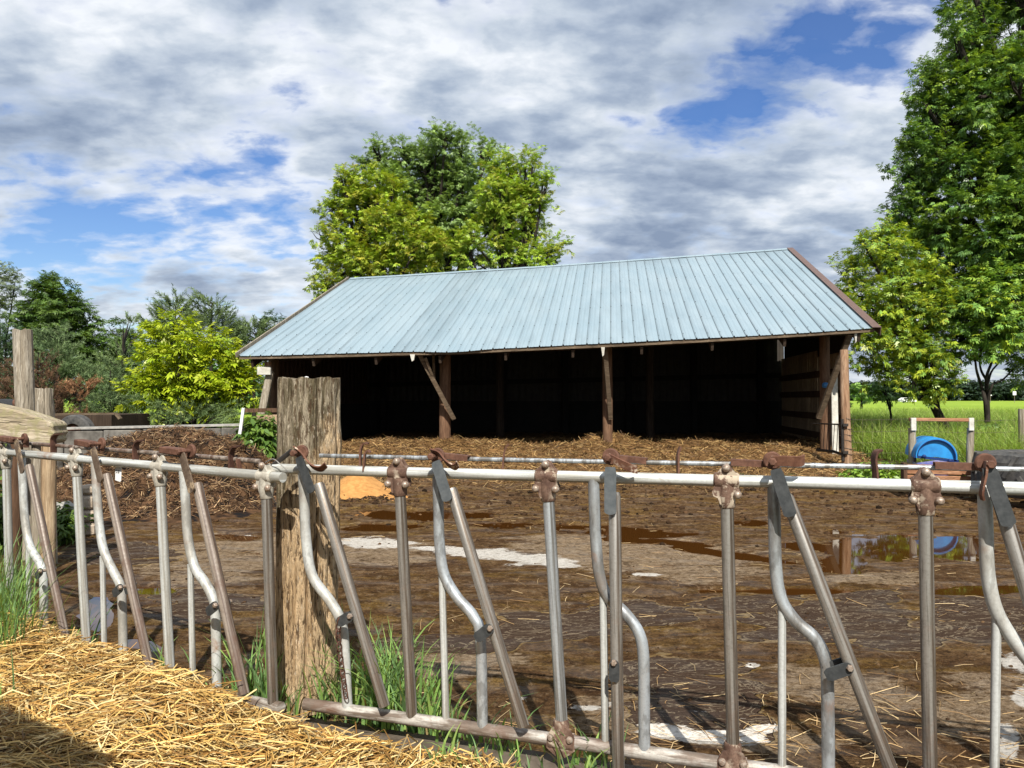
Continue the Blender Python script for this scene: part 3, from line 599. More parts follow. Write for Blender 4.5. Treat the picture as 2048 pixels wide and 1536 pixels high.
left = panel(PL, 'farther feed fence panel with whitish rail and brown lock bars, running left behind the straw', PL.at(318, 1340) * np.array([1, 1, 0]) + np.array([0, 0, .12]), dict(
    rail=[(-160, 888), (0, 903), (270, 928), (566, 955)], bottom=[(-160, 1222), (68, 1285), (415, 1384), (562, 1416)],
    rod=[(-160, 872), (46, 886), (229, 900), (417, 914), (520, 923)], rod_r=.0105, rod_mat=M['bar_rust'], bmat=M['base_pipe'], lob=.8,
    tees=[dict(t=(12, 905), b=(22, 1270), m=M['galv_white'], cm=M['clamp_pale']), dict(t=(152, 917), b=(174, 1305), m=M['galv_white'], cm=M['clamp_pale']),
          dict(t=(319, 932.5), b=(341, 1355), m=M['galv_white'], cm=M['clamp_pale']), dict(t=(532, 952), b=(546, 1405), m=M['galv_old'], cm=M['clamp_pale'])],
    yokes=[dict(p=[(43, 910), (46, 970), (50, 1040), (60, 1092), (80, 1128), (87, 1160), (87, 1288)], m=M['galv_white'], brace=[(57, 1095), (58, 1275)]),
           dict(p=[(190, 925), (194, 990), (200, 1060), (209, 1105), (228, 1145), (241, 1172), (244, 1205), (247, 1325)], m=M['galv_white'], brace=[(205, 1112), (209, 1315)]),
           dict(p=[(367, 942), (371, 1000), (376, 1075), (389, 1133), (412, 1168), (427, 1200), (431, 1235), (434, 1382)], m=M['galv_white'], brace=[(381, 1128), (386, 1368)])],
    locks=[dict(bar=[(58, 930), (135, 1295)], m=M['bar_rust'], plate=[(33, 880), (47, 946)], pw=.022, pm=M['plate_rusty'], piv=(33, 878), hinge=[(84, 1150), (94, 1140)], box=[(0, 876), (28, 880)], tabs=[(56, 884)]),
           dict(bar=[(213, 948), (300, 1340)], m=M['bar_rust'], plate=[(187, 896), (203, 964)], pw=.022, pm=M['plate_rusty'], piv=(187, 888), hinge=[(240, 1184), (254, 1172)], box=[(157, 884), (185, 889)], tabs=[(207, 890)]),
           dict(bar=[(394, 966), (489, 1388)], m=M['bar_rust'], plate=[(365, 908), (386, 985)], pw=.022, pm=M['plate_rusty'], piv=(366, 903), hinge=[(428, 1220), (444, 1207)], box=[(327, 899), (363, 904)], tabs=[(384, 904)])],
    guides=[dict(p=[(107, 912), (107, 890), (107, 876), (113, 869), (121, 868)], w=.036, m=M['rust_dark']), dict(p=[(272, 925), (271, 905), (272, 890), (278, 882), (285, 881)], w=.036, m=M['rust_dark']),
            dict(p=[(463, 945), (463, 920), (463, 905), (469, 894), (478, 893)], w=.036, m=M['rust_dark']), dict(p=[(483, 953), (479, 935), (476, 918)], w=.026)]))

# white tag wired under the far rail, with its printed figures
tg = PL.at(237, 946, -.01); tx = -PL.t if PL.t[0] < 0 else PL.t; tn = PL.n
tag_o = MB().prism([(-.0255, -.036), (.018, -.042), (.024, -.036), (.026, .0), (.027, .030), (-.024, .030), (-.0265, .012)], tg, tx, UP, tn, .0015).build('paper_tag', M['white_paint'], None, loc=tg)
tag(tag_o, 'small white numbered tag hanging under the whitish top rail', 'tag')
M['ink'] = m_plain('black_ink', (.02, .02, .022), (.03, .03, .03), 40, .7)
def lettering(txt, o, x, y, size, parent, mat, name='lettering'):
    cu = bpy.data.curves.new('t', 'FONT'); cu.body = txt; cu.size = size; cu.align_x = 'CENTER'; cu.align_y = 'CENTER'; cu.extrude = .0002
    ob = bpy.data.objects.new('t', cu); COL.objects.link(ob); bpy.context.view_layer.update()
    me = bpy.data.meshes.new_from_object(ob.evaluated_get(bpy.context.evaluated_depsgraph_get())); COL.objects.unlink(ob); bpy.data.objects.remove(ob); bpy.data.curves.remove(cu)
    x, y = nrm(x), nrm(y); z = np.cross(x, y); b = org(parent)
    for v in me.vertices:
        q = np.asarray(o) + x * v.co.x + y * v.co.y + z * v.co.z - b; v.co = tuple(q)
    me.materials.clear(); me.materials.append(mat); me.name = name
    return link(bpy.data.objects.new(name, me), parent)
lettering('27', tg + tx * -.012 + UP * .006 + tn * .0024, UP, -tx, .019, tag_o, M['ink'])
lettering('40', tg + tx * .006 + UP * .006 + tn * .0024, UP, -tx, .019, tag_o, M['ink'])

# chain looped on the hinge of the first near lock
ch = []; p = spline([PR.at(680, 1236, .07), PR.at(676, 1262, .06), PR.at(679, 1300, .05), PR.at(685, 1345, .045), PR.at(692, 1395, .04)], 5)
dist = np.concatenate([[0], np.cumsum([np.linalg.norm(p[i + 1] - p[i]) for i in range(len(p) - 1)])])
co = thing('chain', p[-1], 'rusty link chain hanging in front of the first bent pipe beside the thick post', 'chain')
nl = int(dist[-1] / .026); sp_ = [np.array([np.interp(s, dist, [q[k] for q in p]) for k in range(3)]) for s in np.linspace(0, dist[-1], nl + 1)]
mb = MB()
for k in range(nl):
    a, b = sp_[k], sp_[k + 1]; d = nrm(b - a); s = nrm(np.cross(d, PR.n if k % 2 else PR.t + PR.n * .4)); c = (a + b) / 2; hl = .019
    mb.tube([c + d * hl * math.sin(q) + s * .0095 * math.cos(q) for q in np.linspace(0, 2 * math.pi, 13)], .0028, 6, False)
mb.build('links', M['rust_dark'], co, True)
# tie wire lashing both rails to the post
tw = spline([PR.at(531, 925, .03), PR.at(546, 918, .05), PR.at(560, 928, .05), PR.at(577, 946, .04), PR.at(566, 957, -.02), PR.at(544, 962, -.03), PR.at(537, 940, .03), PR.at(538, 975, .05), PR.at(545, 995, .03), PR.at(553, 1008, .0)], 6)
tag(MB().tube(tw, .0022, 6).build('tie_wire', M['wire'], None, True, loc=PR.at(545, 950)), 'twisted tie wire lashing the pipe ends together at the thick post', 'wire')
tag(MB().tube([PR.at(545, 932, .0), PR.at(583, 902, .0)], .010, 10).build('pry_pipe', M['darksteel'], None, True, loc=PR.at(560, 925)), 'short dark pipe stub slanting from the open rail end to the first latch', 'pipe')

# the thick post
def round_post(name, loc, h, rx, ry, lean, mat, grooves, nrad=120, nz_=70, top_tilt=.0, rough=1.0, seed=1, notch=None, taper=0.0):
    th = np.linspace(0, 2 * np.pi, nrad, endpoint=False); zz_ = np.linspace(0, 1, nz_); T, Z = np.meshgrid(th, zz_)
    r = 1 + rough * (.055 * fbm(np.cos(T) * 1.4 + 5, np.sin(T) * 1.4 + Z * 1.1, 3, seed) + .05 * fbm(np.cos(T) * 6 + 9, np.sin(T) * 6 + Z * .6, 3, seed + 3) + .014 * fbm(T * 9, Z * h * 14, 3, seed + 6) * (np.abs(np.sin(T / 2)) > -1))
    r = r * (1 - taper * Z)
    for (ga, gw, gd, z0, z1) in grooves:
        aa = ga + .05 * fbm(Z * 3, Z * 0 + ga, 2, 44); dd = np.abs((T - aa + np.pi) % (2 * np.pi) - np.pi)
        r = r - gd * np.exp(-(dd / gw) ** 2) * sst(z0 - .04, z0 + .04, Z) * (1 - sst(z1 - .04, z1 + .04, Z))
    if notch is not None: r = r * notch(T, Z)
    X = np.cos(T) * r * rx; Y = np.sin(T) * r * ry; H = Z * h + (Z > .98) * (top_tilt * np.cos(T) + .02 * fbm(np.cos(T) * 3, np.sin(T) * 3, 3, seed + 9))
    V = np.stack([X + lean[0] * Z * h, Y + lean[1] * Z * h, H], -1).reshape(-1, 3) + np.asarray(loc)
    i = np.arange((nz_ - 1) * nrad); r0, c0 = i // nrad, i % nrad; a = r0 * nrad + c0; b = r0 * nrad + (c0 + 1) % nrad
    Fc = np.stack([a, b, b + nrad, a + nrad], 1).tolist(); base = (nz_ - 1) * nrad
    V = np.vstack([V, V[base:].mean(0) + np.array([0, 0, -.012])]); k = len(V) - 1
    # an inner ring makes the end grain dished and cracked
    ring = V[base:base + nrad] * .55 + V[k] * .45 + np.array([0, 0, .004]); V = np.vstack([V, ring])
    for j in range(nrad):
        j2 = (j + 1) % nrad; Fc += [[base + j, base + j2, k + 1 + j2, k + 1 + j], [k + 1 + j, k + 1 + j2, k]]
    o = mesh_np(name, V, Fc, mat, None, True, loc=loc); o.data.set_sharp_from_angle(angle=R(50)); return o
t = NT('old_hewn_post'); o = t.obj(); sx = t.n('ShaderNodeSeparateXYZ'); t.l(o, sx.inputs[0])
a = t.noise(t.mapv(o, (16, 16, 1.6)), 1.7, 7, .68, .8); b = t.noise(t.mapv(o, (60, 60, 11)), 1.5, 5, .7, .6); g = t.noise(t.mapv(o, (5, 5, 2.2)), 1.6, 5, .65)
tanw = t.ramp(a, [(.30, (.16, .095, .045)), (.40, (.45, .305, .165)), (.56, (.62, .45, .27)), (.76, (.34, .22, .125))])
grey = t.ramp(a, [(.30, (.030, .024, .014)), (.46, (.15, .12, .07)), (.60, (.42, .35, .25)), (.74, (.14, .115, .07))])
k = t.math('ADD', t.math('MULTIPLY', t.math('SUBTRACT', g, .5), 2.6), t.math('ADD', t.math('MULTIPLY', sx.outputs['X'], -3.6), t.math('MULTIPLY', t.math('SUBTRACT', sx.outputs['Z'], .92), 2.4)))
col = t.mix(t.ramp(k, [(-.15, 0), (.40, 1)]), tanw, grey)
col = t.mix(t.ramp(b, [(.41, .9), (.49, 0)]), col, (.085, .05, .026))
col = t.mix(t.ramp(t.noise(t.mapv(o, (70, 70, 20)), 1.6, 3, .5), [(.62, 0), (.70, .5)]), col, (.72, .62, .48))
t.done(t.bsdf(col, .88, 0, t.bump(t.math('ADD', a, t.math('MULTIPLY', b, 1.2)), 1.0, .022), .15)); M['big_post'] = t.m
pc = P(612, 1393, 3.42); pc[2] = .10
hpost = P(612, 757, 3.42)[2] - .10
def nt(T, Z): return 1 - .045 * sst(.92, .80, Z) * 0 + .05 * np.exp(-((Z - .80) / .05) ** 2) * (np.cos(T) > .3) - .05 * sst(.5, .2, Z) * (np.cos(T) > .2)
tag(round_post('fence_post', pc, hpost, .134, .125, (.004, 0), M['big_post'], [(-1.95, .05, .24, .62, 1.02), (-1.35, .035, .16, .05, .75), (-1.05, .035, .15, .3, 1.02), (-.55, .08, .13, .05, .62), (-2.5, .06, .10, .5, 1.02), (-.25, .07, .12, .6, .95), (-1.7, .02, .1, .1, .5)], 220, 170, seed=3, notch=nt),
    'thick old round wooden post with flat cut top where the feed fence panels meet', 'post')
tag(MB().ball(P(613, 757, 3.38) + np.array([0, 0, .004]), .007, 8, (1.4, 1, .8)).build('stone_chip', M['white_paint'], None, True, loc=P(613, 757, 3.38)), 'tiny white stone chip lying on top of the thick post', 'stone')

# low concrete curb that carries the near panel
cu0, cu1 = PR.at(560, 1412), PR.at(2400, 1680)
c0 = np.array([cu0[0], cu0[1], .06]); c1 = np.array([cu1[0], cu1[1], .06]); 
tag(MB().bar(c0 + PR.n * -.02, c1 + PR.n * -.02, .16, .13, bev=.012).build('concrete_curb', m_plain('muddy_curb', (.05, .036, .024), (.12, .095, .07), 12, .9, 0, .5, 8), None, loc=c0), kind='structure')
# ================================================================ the open cattle shed
ER = np.array([6.66, 14.13, HC + 1.303]); EL = np.array([-5.621, 15.856, HC + .885])
RR = np.array([7.656, 21.206, HC + 4.131]); RL = np.array([-4.825, 22.93, HC + 3.574])
def roofp(u, v, h=0.0):                            # u: 0 right .. 1 left, v: 0 eave .. 1 ridge
    u = np.asarray(u, float); v = np.asarray(v, float)
    p = (1 - v)[..., None] * ((1 - u)[..., None] * ER + u[..., None] * EL) + v[..., None] * ((1 - u)[..., None] * RR + u[..., None] * RL)
    sag = -.075 * 4 * u * (1 - u) * (1 - v) - .018 * np.exp(-((u - .635) / .05) ** 2) * np.maximum(0, 1 - v * 14) - .03 * 4 * u * (1 - u) * v
    p = p.copy(); p[..., 2] += sag; return p + ROOFN * np.asarray(h)[..., None]
ROOFN = nrm(np.cross(EL - ER, RR - ER)); ROOFN = ROOFN if ROOFN[2] > 0 else -ROOFN
AX = nrm((EL - ER) * [1, 1, 0]); BX = nrm(np.array([-AX[1], AX[0], 0])); BX = BX if BX[1] > 0 else -BX; RX = -AX
def plan(u, v_m, z):                               # point under the roof: u along the eave, v_m metres behind the eave line
    p = (1 - u) * ER + u * EL + BX * v_m; return np.array([p[0], p[1], z])
def roofz(u, v_m): return float(roofp(np.array(u), np.array(v_m / 7.15))[2])
def u_at(px, v_m):                                 # where along the eave a post at this picture column stands
    lo, hi = -.1, 1.1
    for _ in range(40):
        m = (lo + hi) / 2; p = plan(m, v_m, HC); q = proj(p[0], p[1], HC)[0]
        if q > px: lo = m
        else: hi = m
    return (lo + hi) / 2
shed = thing('cattle_shed', plan(.5, 3, .1), 'long open fronted cattle shed with a pale blue ribbed metal roof', 'shed')
def roof_mat(name, ribbed):
    t = NT(name); o = t.obj()
    a = t.noise(t.mapv(o, (.8, .25, .25)), 2.0, 5, .6); b = t.noise(o, 35, 4, .7); c3 = t.noise(t.mapv(o, (7, .35, .35)), 2, 4, .6)
    col = t.mix(t.ramp(a, [(.35, 0), (.65, 1)]), (.245, .325, .37), (.29, .365, .405)); col = t.mix(t.ramp(c3, [(.5, 0), (.75, .3)]), col, (.215, .26, .28)); col = t.mix(t.ramp(b, [(.62, 0), (.75, .3)]), col, (.18, .22, .235))
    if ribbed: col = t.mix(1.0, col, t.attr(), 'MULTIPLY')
    t.done(t.bsdf(col, t.ramp(b, [(.3, .38), (.7, .52)]), .25, t.bump(a, .05, .02), .4)); return t.m
M['roof'] = roof_mat('pale_blue_roof_steel', False); M['roof_ribbed'] = roof_mat('rib_shaded_blue_roof_steel', True)
L = 12.4; NR = 54; rp = L / NR; us = []; hs_ = []
for k in range(NR):
    x = k * rp
    for dx, h in ((0, 0), (.074, .0), (.080, .004), (.088, .004), (.094, 0), (.140, .0), (.146, .004), (.154, .004), (.160, 0), (.192, 0), (.202, .026), (.214, .026), (.224, 0)):
        us.append((x + dx) / L); hs_.append(h)
us.append(1.0); hs_.append(0); us = np.array(us); hs_ = np.array(hs_)
vs = np.array([-.004, .02, .06, .13, .22, .32, .43, .54, .65, .76, .87, .95, 1.0])
U, V_ = np.meshgrid(us, vs); H = np.tile(hs_, (len(vs), 1))
und = .006 * fbm(U * 30, V_ * 7, 3, 61) + .010 * fbm(U * 5, V_ * 2.5, 2, 62)
wv = roofp(U, V_ + (V_ < 0) * (-.006 * np.exp(-((U - .63) / .045) ** 2) + .0012 * vn(U * 24, U * 0, 4)), H + und)
def strip_faces(nu, nv):
    i = np.arange((nu - 1) * (nv - 1)); r, c = i // (nu - 1), i % (nu - 1); a = r * nu + c; return np.stack([a, a + 1, a + nu + 1, a + nu], 1)
nu, nv = len(us), len(vs)
rib_shade_tone = np.tile(np.array([1.0, 1, .96, .96, 1, 1, .96, .96, 1, .88, .75, .90, .22] * NR + [1.0]), (nv, 1)) * (1 - .10 * (V_ > .9)); pan = RNG.normal(1, .055, 40); rib_shade_tone = rib_shade_tone * pan[np.clip((U * NR / 4).astype(int), 0, 39)]; rib_shade_tone = np.clip(rib_shade_tone + .16 * fbm(U * 160, V_ * 18, 3, 64), 0, 1)  # rib side lines painted dark as rib shade; sheet tones and mottling random
ro = mesh_np('roof', wv.reshape(-1, 3), strip_faces(nu, nv)[:, ::-1].copy(), M['roof_ribbed'], shed, col=np.repeat(rib_shade_tone.reshape(-1, 1), 3, 1))
mb = MB()                                          # screw rows on the ribs, over the purlins
for k in range(NR):
    for v_ in (.03, .18, .34, .5, .66, .82, .97):
        p_ = roofp(np.array((k * rp + .208) / L), np.array(v_ + random.uniform(-.004, .004)), np.array(.027)); mb.box(p_ + ROOFN * .006, (.013, .013, .010), ax=np.array([AX, np.cross(ROOFN, AX), ROOFN]))
tag(mb.build('roof_screws', M['darksteel'], shed), kind='stuff')
# the far slope, hidden from the front
us2 = np.linspace(0, 1, 20); vs2 = np.array([1.0, 1.35]); U2, V2 = np.meshgrid(us2, vs2); p2 = roofp(U2, V2); rid = roofp(us2, us2 * 0 + 1.0)
p2[1] = rid + BX * 2.6 - UP * 1.03; p2[0] = rid - UP * .004
mesh_np('rear_roof', p2.reshape(-1, 3), strip_faces(20, 2), M['roof'], shed)
# ridge cap in sections, rusty rake trim, eave board
mb = MB(); rc = [roofp(np.array(q), np.array(1.0), np.array(.028 + .006 * random.random())) for q in np.linspace(0, 1, 40)]
for i in range(39):
    a, b = rc[i], rc[i + 1]; mb.add([a - BX * .13 - UP * .065, b - BX * .13 - UP * .065, b, a, b + BX * .13 - UP * .06, a + BX * .13 - UP * .06], [[0, 1, 2, 3], [3, 2, 4, 5]])
mb.build('ridge_cap', M['roof'], shed)
M['trim'] = m_plain('brown_trim', (.105, .065, .055), (.14, .09, .075), 14, .55, .1, .1)
a, b = roofp(np.array(-.004), np.array(-.012), np.array(.03)), roofp(np.array(-.004), np.array(1.0), np.array(.03))
n2 = nrm(np.cross(b - a, RX)); n2 = n2 if n2[2] > 0 else -n2; mb = MB(); mb.bar(a - RX * .035, b - RX * .035, .15, .012, up=n2).bar(a + RX * .040 - n2 * .075, b + RX * .040 - n2 * .075, .012, .16, up=n2); mb.build('rake_trim', M['trim'], shed)
a, b = roofp(np.array(1.004), np.array(-.005), np.array(.02)), roofp(np.array(1.004), np.array(1.0), np.array(.02)); MB().bar(a, b, .03, .10, up=n2).build('rake_board', M['grey_wood'], shed)
mb = MB(); q = np.linspace(0.0, 1.0, 25)
for i in range(24):
    a = roofp(np.array(q[i]), np.array(.002)) - UP * .052; b = roofp(np.array(q[i + 1]), np.array(.002)) - UP * .052; mb.bar(a, b, .035, .062)
M['fascia'] = m_wood('eave_board', (.14, .10, .065), (.22, .165, .11), (.06, .04, .024), .8, axis=0)
mb.build('fascia', M['fascia'], shed)
mb = MB()
for v in (.18, .34, .5, .66, .82, .98):
    mb.bar(roofp(np.array(.005), np.array(v)) - UP * .075, roofp(np.array(.5), np.array(v)) - UP * .075, .05, .09).bar(roofp(np.array(.5), np.array(v)) - UP * .075, roofp(np.array(.995), np.array(v)) - UP * .075, .05, .09)
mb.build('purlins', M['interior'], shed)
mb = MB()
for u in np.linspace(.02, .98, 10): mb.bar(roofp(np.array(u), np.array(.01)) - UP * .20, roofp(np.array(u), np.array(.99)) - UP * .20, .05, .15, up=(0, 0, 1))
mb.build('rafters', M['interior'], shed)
# walls
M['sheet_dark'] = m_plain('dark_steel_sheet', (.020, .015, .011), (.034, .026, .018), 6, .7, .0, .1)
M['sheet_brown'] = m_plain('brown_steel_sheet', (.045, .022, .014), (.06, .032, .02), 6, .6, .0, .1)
M['wall_dark'] = m_plain('dark_inner_wall', (.008, .007, .006), (.016, .013, .011), 3, .9)  # even near-black colour of the inner kick walls and back frame
def corr(p, q, z0, z1, name, mat, n=70, d=.012, z0b=None, z1b=None):      # corrugated upright sheet from p to q (plan)
    p, q = np.array(p, float), np.array(q, float); e = nrm(np.append(q - p, 0)); g = np.array([e[1], -e[0], 0]); V = []
    for i in range(n):
        f = i / (n - 1); h = d if (i % 4) in (1, 2) else 0
        for k, z in enumerate((z0 + (0 if z0b is None else (z0b - z0) * f), z1 + (0 if z1b is None else (z1b - z1) * f))): V.append(np.append(p + (q - p) * f, z) + g * h)
    return mesh_np(name, V, [[2 * i, 2 * i + 2, 2 * i + 3, 2 * i + 1] for i in range(n - 1)], mat, shed)
vb = 7.6
bl, br_ = plan(.995, vb, 0), plan(.005, vb, 0)
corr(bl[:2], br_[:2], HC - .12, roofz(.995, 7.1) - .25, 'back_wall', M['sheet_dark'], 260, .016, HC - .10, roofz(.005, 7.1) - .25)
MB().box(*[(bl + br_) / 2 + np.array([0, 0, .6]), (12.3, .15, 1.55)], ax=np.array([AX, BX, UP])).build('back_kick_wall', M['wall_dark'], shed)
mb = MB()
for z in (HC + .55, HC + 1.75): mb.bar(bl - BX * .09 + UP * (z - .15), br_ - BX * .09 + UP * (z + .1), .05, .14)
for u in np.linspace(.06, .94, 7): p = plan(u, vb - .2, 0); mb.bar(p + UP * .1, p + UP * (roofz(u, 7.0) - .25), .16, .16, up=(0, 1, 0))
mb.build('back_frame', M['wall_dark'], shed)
# left wall: brown sheet to the front, boarded and corrugated behind
z = lambda u, v: roofz(u, min(v, 7.1)) - .22
lw0, lw1, lw2 = plan(.985, .95, 0), plan(.985, 3.2, 0), plan(.985, vb, 0)
corr(lw0[:2], lw1[:2], .2, z(.985, .95), 'side_wall', M['sheet_brown'], 40, .012, .2, z(.985, 3.2))
corr(lw1[:2], lw2[:2], HC - .2, z(.985, 3.2), 'side_wall', M['sheet_brown'], 60, .012, HC - .25, z(.985, vb) - .1)
MB().box((lw1 + lw2) / 2 + np.array([0, 0, .75]), (.14, 4.4, 1.1), ax=np.array([AX, BX, UP])).build('kick_wall', M['wall_dark'], shed)
# right wall: upright slats with daylight between them, on four girts
mb = MB(); gb = MB(); v = 1.45
while v < 7.4:
    w_ = random.uniform(.10, .15); p = plan(.012, v + w_ / 2, 0); zt = HC + .95 if v < 3.4 else HC + 1.1
    mb.box(p + UP * ((zt + .25) / 2), (.022, w_, zt - .25), ax=np.array([AX, BX, UP])); v += w_ + random.choice([.012, .02, .028, .035])
sw = mb.build('slat_wall', M['board_slat'], shed)
for zz0 in (.62, 1.05, 1.55, 2.0):
    gb.bar(plan(.012, 1.3, zz0) + AX * .045, plan(.012, 7.4, zz0) + AX * .045, .05, .15)
gb.build('girts', M['barn_wood'], shed)
gw_ = [plan(.010, v_, 0) for v_ in (1.3, 7.1)]; MB().prism([(0, HC + .9), (5.8, HC + 1.0), (5.8, roofz(.010, 7.1) - .12), (0, roofz(.010, 1.3) - .12)], gw_[0] * [1, 1, 0], BX, UP, AX, .03).build('gable_wall', M['sheet_dark'], shed)
# front posts with braces and the odd white block under the eave
def fpost(px, v, r, braces, mat, z0=.1, sc=(1, 1)):
    u = u_at(px, v); zt = roofz(u, v) - .22; p = plan(u, v, z0)
    po = MB().tube([p, p + UP * (zt - z0) * .5, p + UP * (zt - z0)], [r, r * .97, r * .92], 14, wob=.05).build('post', mat, shed, True)
    for (pa, ya, va, pb, yb, vb_, w_) in braces:
        ua, ub = u_at(pa, va), u_at(pb, vb_); a, b = plan(ua, va, 0), plan(ub, vb_, 0)
        a = P(pa, ya, a[1]); b = P(pb, yb, b[1]); MB().bar(a, b, w_, w_ * .8, up=(0, 1, 0)).build('brace', M['fascia'], shed)
    return u, p, zt
fpost(890, .95, .125, [(836, 703, .12, 908, 838, .78, .085), (866, 697, .60, 869, 768, .8, .05), (851, 716, .10, 886, 806, .74, .05)], M['post_red'])
fpost(1215, .95, .105, [(1209, 686, .10, 1221, 838, .80, .085), (1207, 700, .10, 1213, 790, .8, .05)], M['post_red'])
fpost(1650, 1.25, .105, [(1700, 668, .12, 1637, 836, .95, .095)], M['post_red'])
fpost(548, .95, .12, [], M['barn_wood'])
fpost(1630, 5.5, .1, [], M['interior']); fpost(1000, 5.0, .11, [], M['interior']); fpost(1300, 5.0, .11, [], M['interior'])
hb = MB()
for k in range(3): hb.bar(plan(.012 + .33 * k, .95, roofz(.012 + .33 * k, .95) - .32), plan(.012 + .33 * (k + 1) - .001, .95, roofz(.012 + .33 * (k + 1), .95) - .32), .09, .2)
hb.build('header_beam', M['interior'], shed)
for (px, py, w_, h_, vv) in ((826, 716, .10, .14, .03), (1206, 704, .07, .18, .03), (1710, 676, .05, .20, .1)):
    p = P(px, py, plan(u_at(px, vv), vv, 0)[1]); MB().prism([(-w_ / 2, h_ / 2), (-w_ * .1, -h_ / 2), (w_ * .3, -h_ * .3), (w_ / 2, h_ / 2)], p, RX, UP, -BX, .05).build('bracket_end', M['white_wood'], shed)
# leaning grey prop at the left corner with its pale block
Yp = plan(u_at(530, .3), .3, 0)[1]
pr = thing('leaning_prop', P(520, 850, Yp) * [1, 1, 0] + np.array([0, 0, .1]), 'grey split timber prop leaning under the left end of the shed roof', 'prop')
a, b = P(517, 862, Yp - .1), P(541, 742, Yp); MB().bar(a, b, .15, .13, up=(0, 1, 0), bev=.02).build('prop_timber', M['grey_wood'], pr)
MB().box(P(529, 742, Yp - .12), (.28, .1, .17), bev=.01).build('pale_block', M['white_wood'], pr); MB().tube([P(536, 738, Yp), P(536, 724, Yp)], .07, 10).build('top_peg', M['pole_tan'], pr)
# a small blue insulator jug and a feed tag hang on the right post
b = P(1651, 771, plan(u_at(1652, 1.0), 1.05, 0)[1]); MB().lathe([(0, -.045), (.05, -.045), (.065, -.02), (.065, .02), (.05, .05), (.03, .06), (0, .06)], b, UP, 14).build('blue_jug', m_plain('blue_jug_plastic', (.03, .13, .30), (.04, .17, .38), 20, .4), None, True, loc=b)
tag(bpy.data.objects['blue_jug'], 'small blue plastic jug hanging on the reddish right corner post of the shed', 'jug')
pw = P(1669, 860, 15.2); wb = thing('white_board', pw * [1, 1, 0] + np.array([0, 0, .1]), 'tall whitewashed plank standing just right of the reddish corner post', 'plank')
MB().bar(P(1671, 925, 15.2), P(1668, 752, 15.2), .125, .05, up=(0, 1, 0), bev=.008).build('plank_face', M['white_wood'], wb)

# peeled pole at the right corner that carries the yard gate
pp = P(1694, 930, 13.55); pole = thing('gate_post', pp, 'tall peeled pole at the right shed corner that carries the dark gate', 'post')
MB().tube([pp - UP * .2, P(1692, 860, 13.55), P(1689, 780, 13.55), P(1688, 700, 13.6)], [.088, .08, .076, .07], 16, wob=.05).build('pole', M['pole_tan'], pole, True)
mb = MB()
for yy in (838, 858, 870, 881, 897, 908): mb.tube([P(1694, yy, 13.55) + np.array([math.cos(k) * .09, math.sin(k) * .09, .01 * math.sin(k * 2)]) for k in np.linspace(0, 6.2, 14)], .005, 5, False)
mb.build('wire_wraps', M['darksteel'], pole, True)
g = thing('yard_gate', P(1682, 920, 13.5), 'narrow dark steel gate hung between the slat wall and the peeled pole', 'gate')
Yg = lambda px: 13.5 + (1685 - px) / 85 * 1.6
MB().tube([P(1684, 838, 13.5), P(1686, 922, 13.5)], .028, 10).tube([P(1684, 849, 13.5), P(1626, 847, Yg(1626))], .014, 8).tube([P(1685, 909, 13.5), P(1668, 903, Yg(1668)), P(1634, 900, Yg(1634))], .026, 8).build('gate_frame', M['darksteel'], g, True)
mb = MB()
for px in (1676, 1669, 1663, 1656, 1649): mb.tube([P(px, 849, Yg(px)), P(px - 3, 903, Yg(px))], .006, 6)
mb.build('gate_bars', M['darksteel'], g, True)
mb = MB(); [mb.box(P(1691, y_, 13.44), (.09, .03, .05)) for y_ in (850, 905)]; mb.build('hinges', M['darksteel'], g)

# ---- straw bedding spilling out of the shed
bxs = np.linspace(-4.6, 7.4, 300); bys = np.concatenate([np.linspace(10.0, 17.5, 190), np.linspace(17.6, 24, 40)])
def bedz(X, Y):
    front = 10.9 + .5 * fbm(X * .6, X * 0 + 3, 3, 21) + .45 * np.exp(-((X - 6.5) / .9) ** 2)
    e = (Y - front) / 5.2; h = .045 + .40 * np.clip(e, -.3, 1) ** 1.0 - .06 * (e < 0)
    h = h + .06 * fbm(X * 1.1, Y * 1.1, 4, 22) + (.07 * fbm(X * 3.2, Y * 3.2, 4, 23) + .06 * np.maximum(fbm(X * 7, Y * 7, 2, 29), 0)) * sst(-.02, .15, e)
    for px, Yc, s, a in ((1218, 16.3, .55, .26), (890, 16.3, .5, .12), (1440, 15.6, .5, .12), (1345, 16.2, .7, .07), (980, 16.2, .6, .10), (760, 16.4, .8, .08), (1560, 15.4, .7, .08)):
        cx = (px - 1024) / F * Yc; h = h + a * np.exp(-(((X - cx) / s) ** 2 + ((Y - Yc) / .8) ** 2))
    side = sst(-4.5, -3.7, X) * (1 - sst(6.5, 7.1, X + (Y - 13) * -.12)); return h * side - .1 * (1 - side)
X, Y = np.meshgrid(bxs, bys); Zb = bedz(X, Y); PXb, PYb = proj(X, Y, Zb)
f = np.clip((Y - 10.7 + 1.2 * fbm(X * 1.3, Y * 1.6, 4, 27)) / 1.5, 0, 1)[..., None]; n_ = (fbm(X * 9, Y * 9, 3, 28)[..., None] + .5)
colr = (1 - f) * np.array([.062, .036, .018]) + f * np.array([.15, .083, .032]) * (.45 + .9 * n_); colr = np.clip(colr, .01, .8)
bed = tag(mesh_np('straw_bedding', np.stack([X, Y, Zb], -1).reshape(-1, 3), strip_faces(len(bxs), len(bys)), M['tinted'], smooth=True, col=colr.reshape(-1, 3)), 'deep golden straw bedding spilling out of the open shed front', 'straw', kind='stuff')
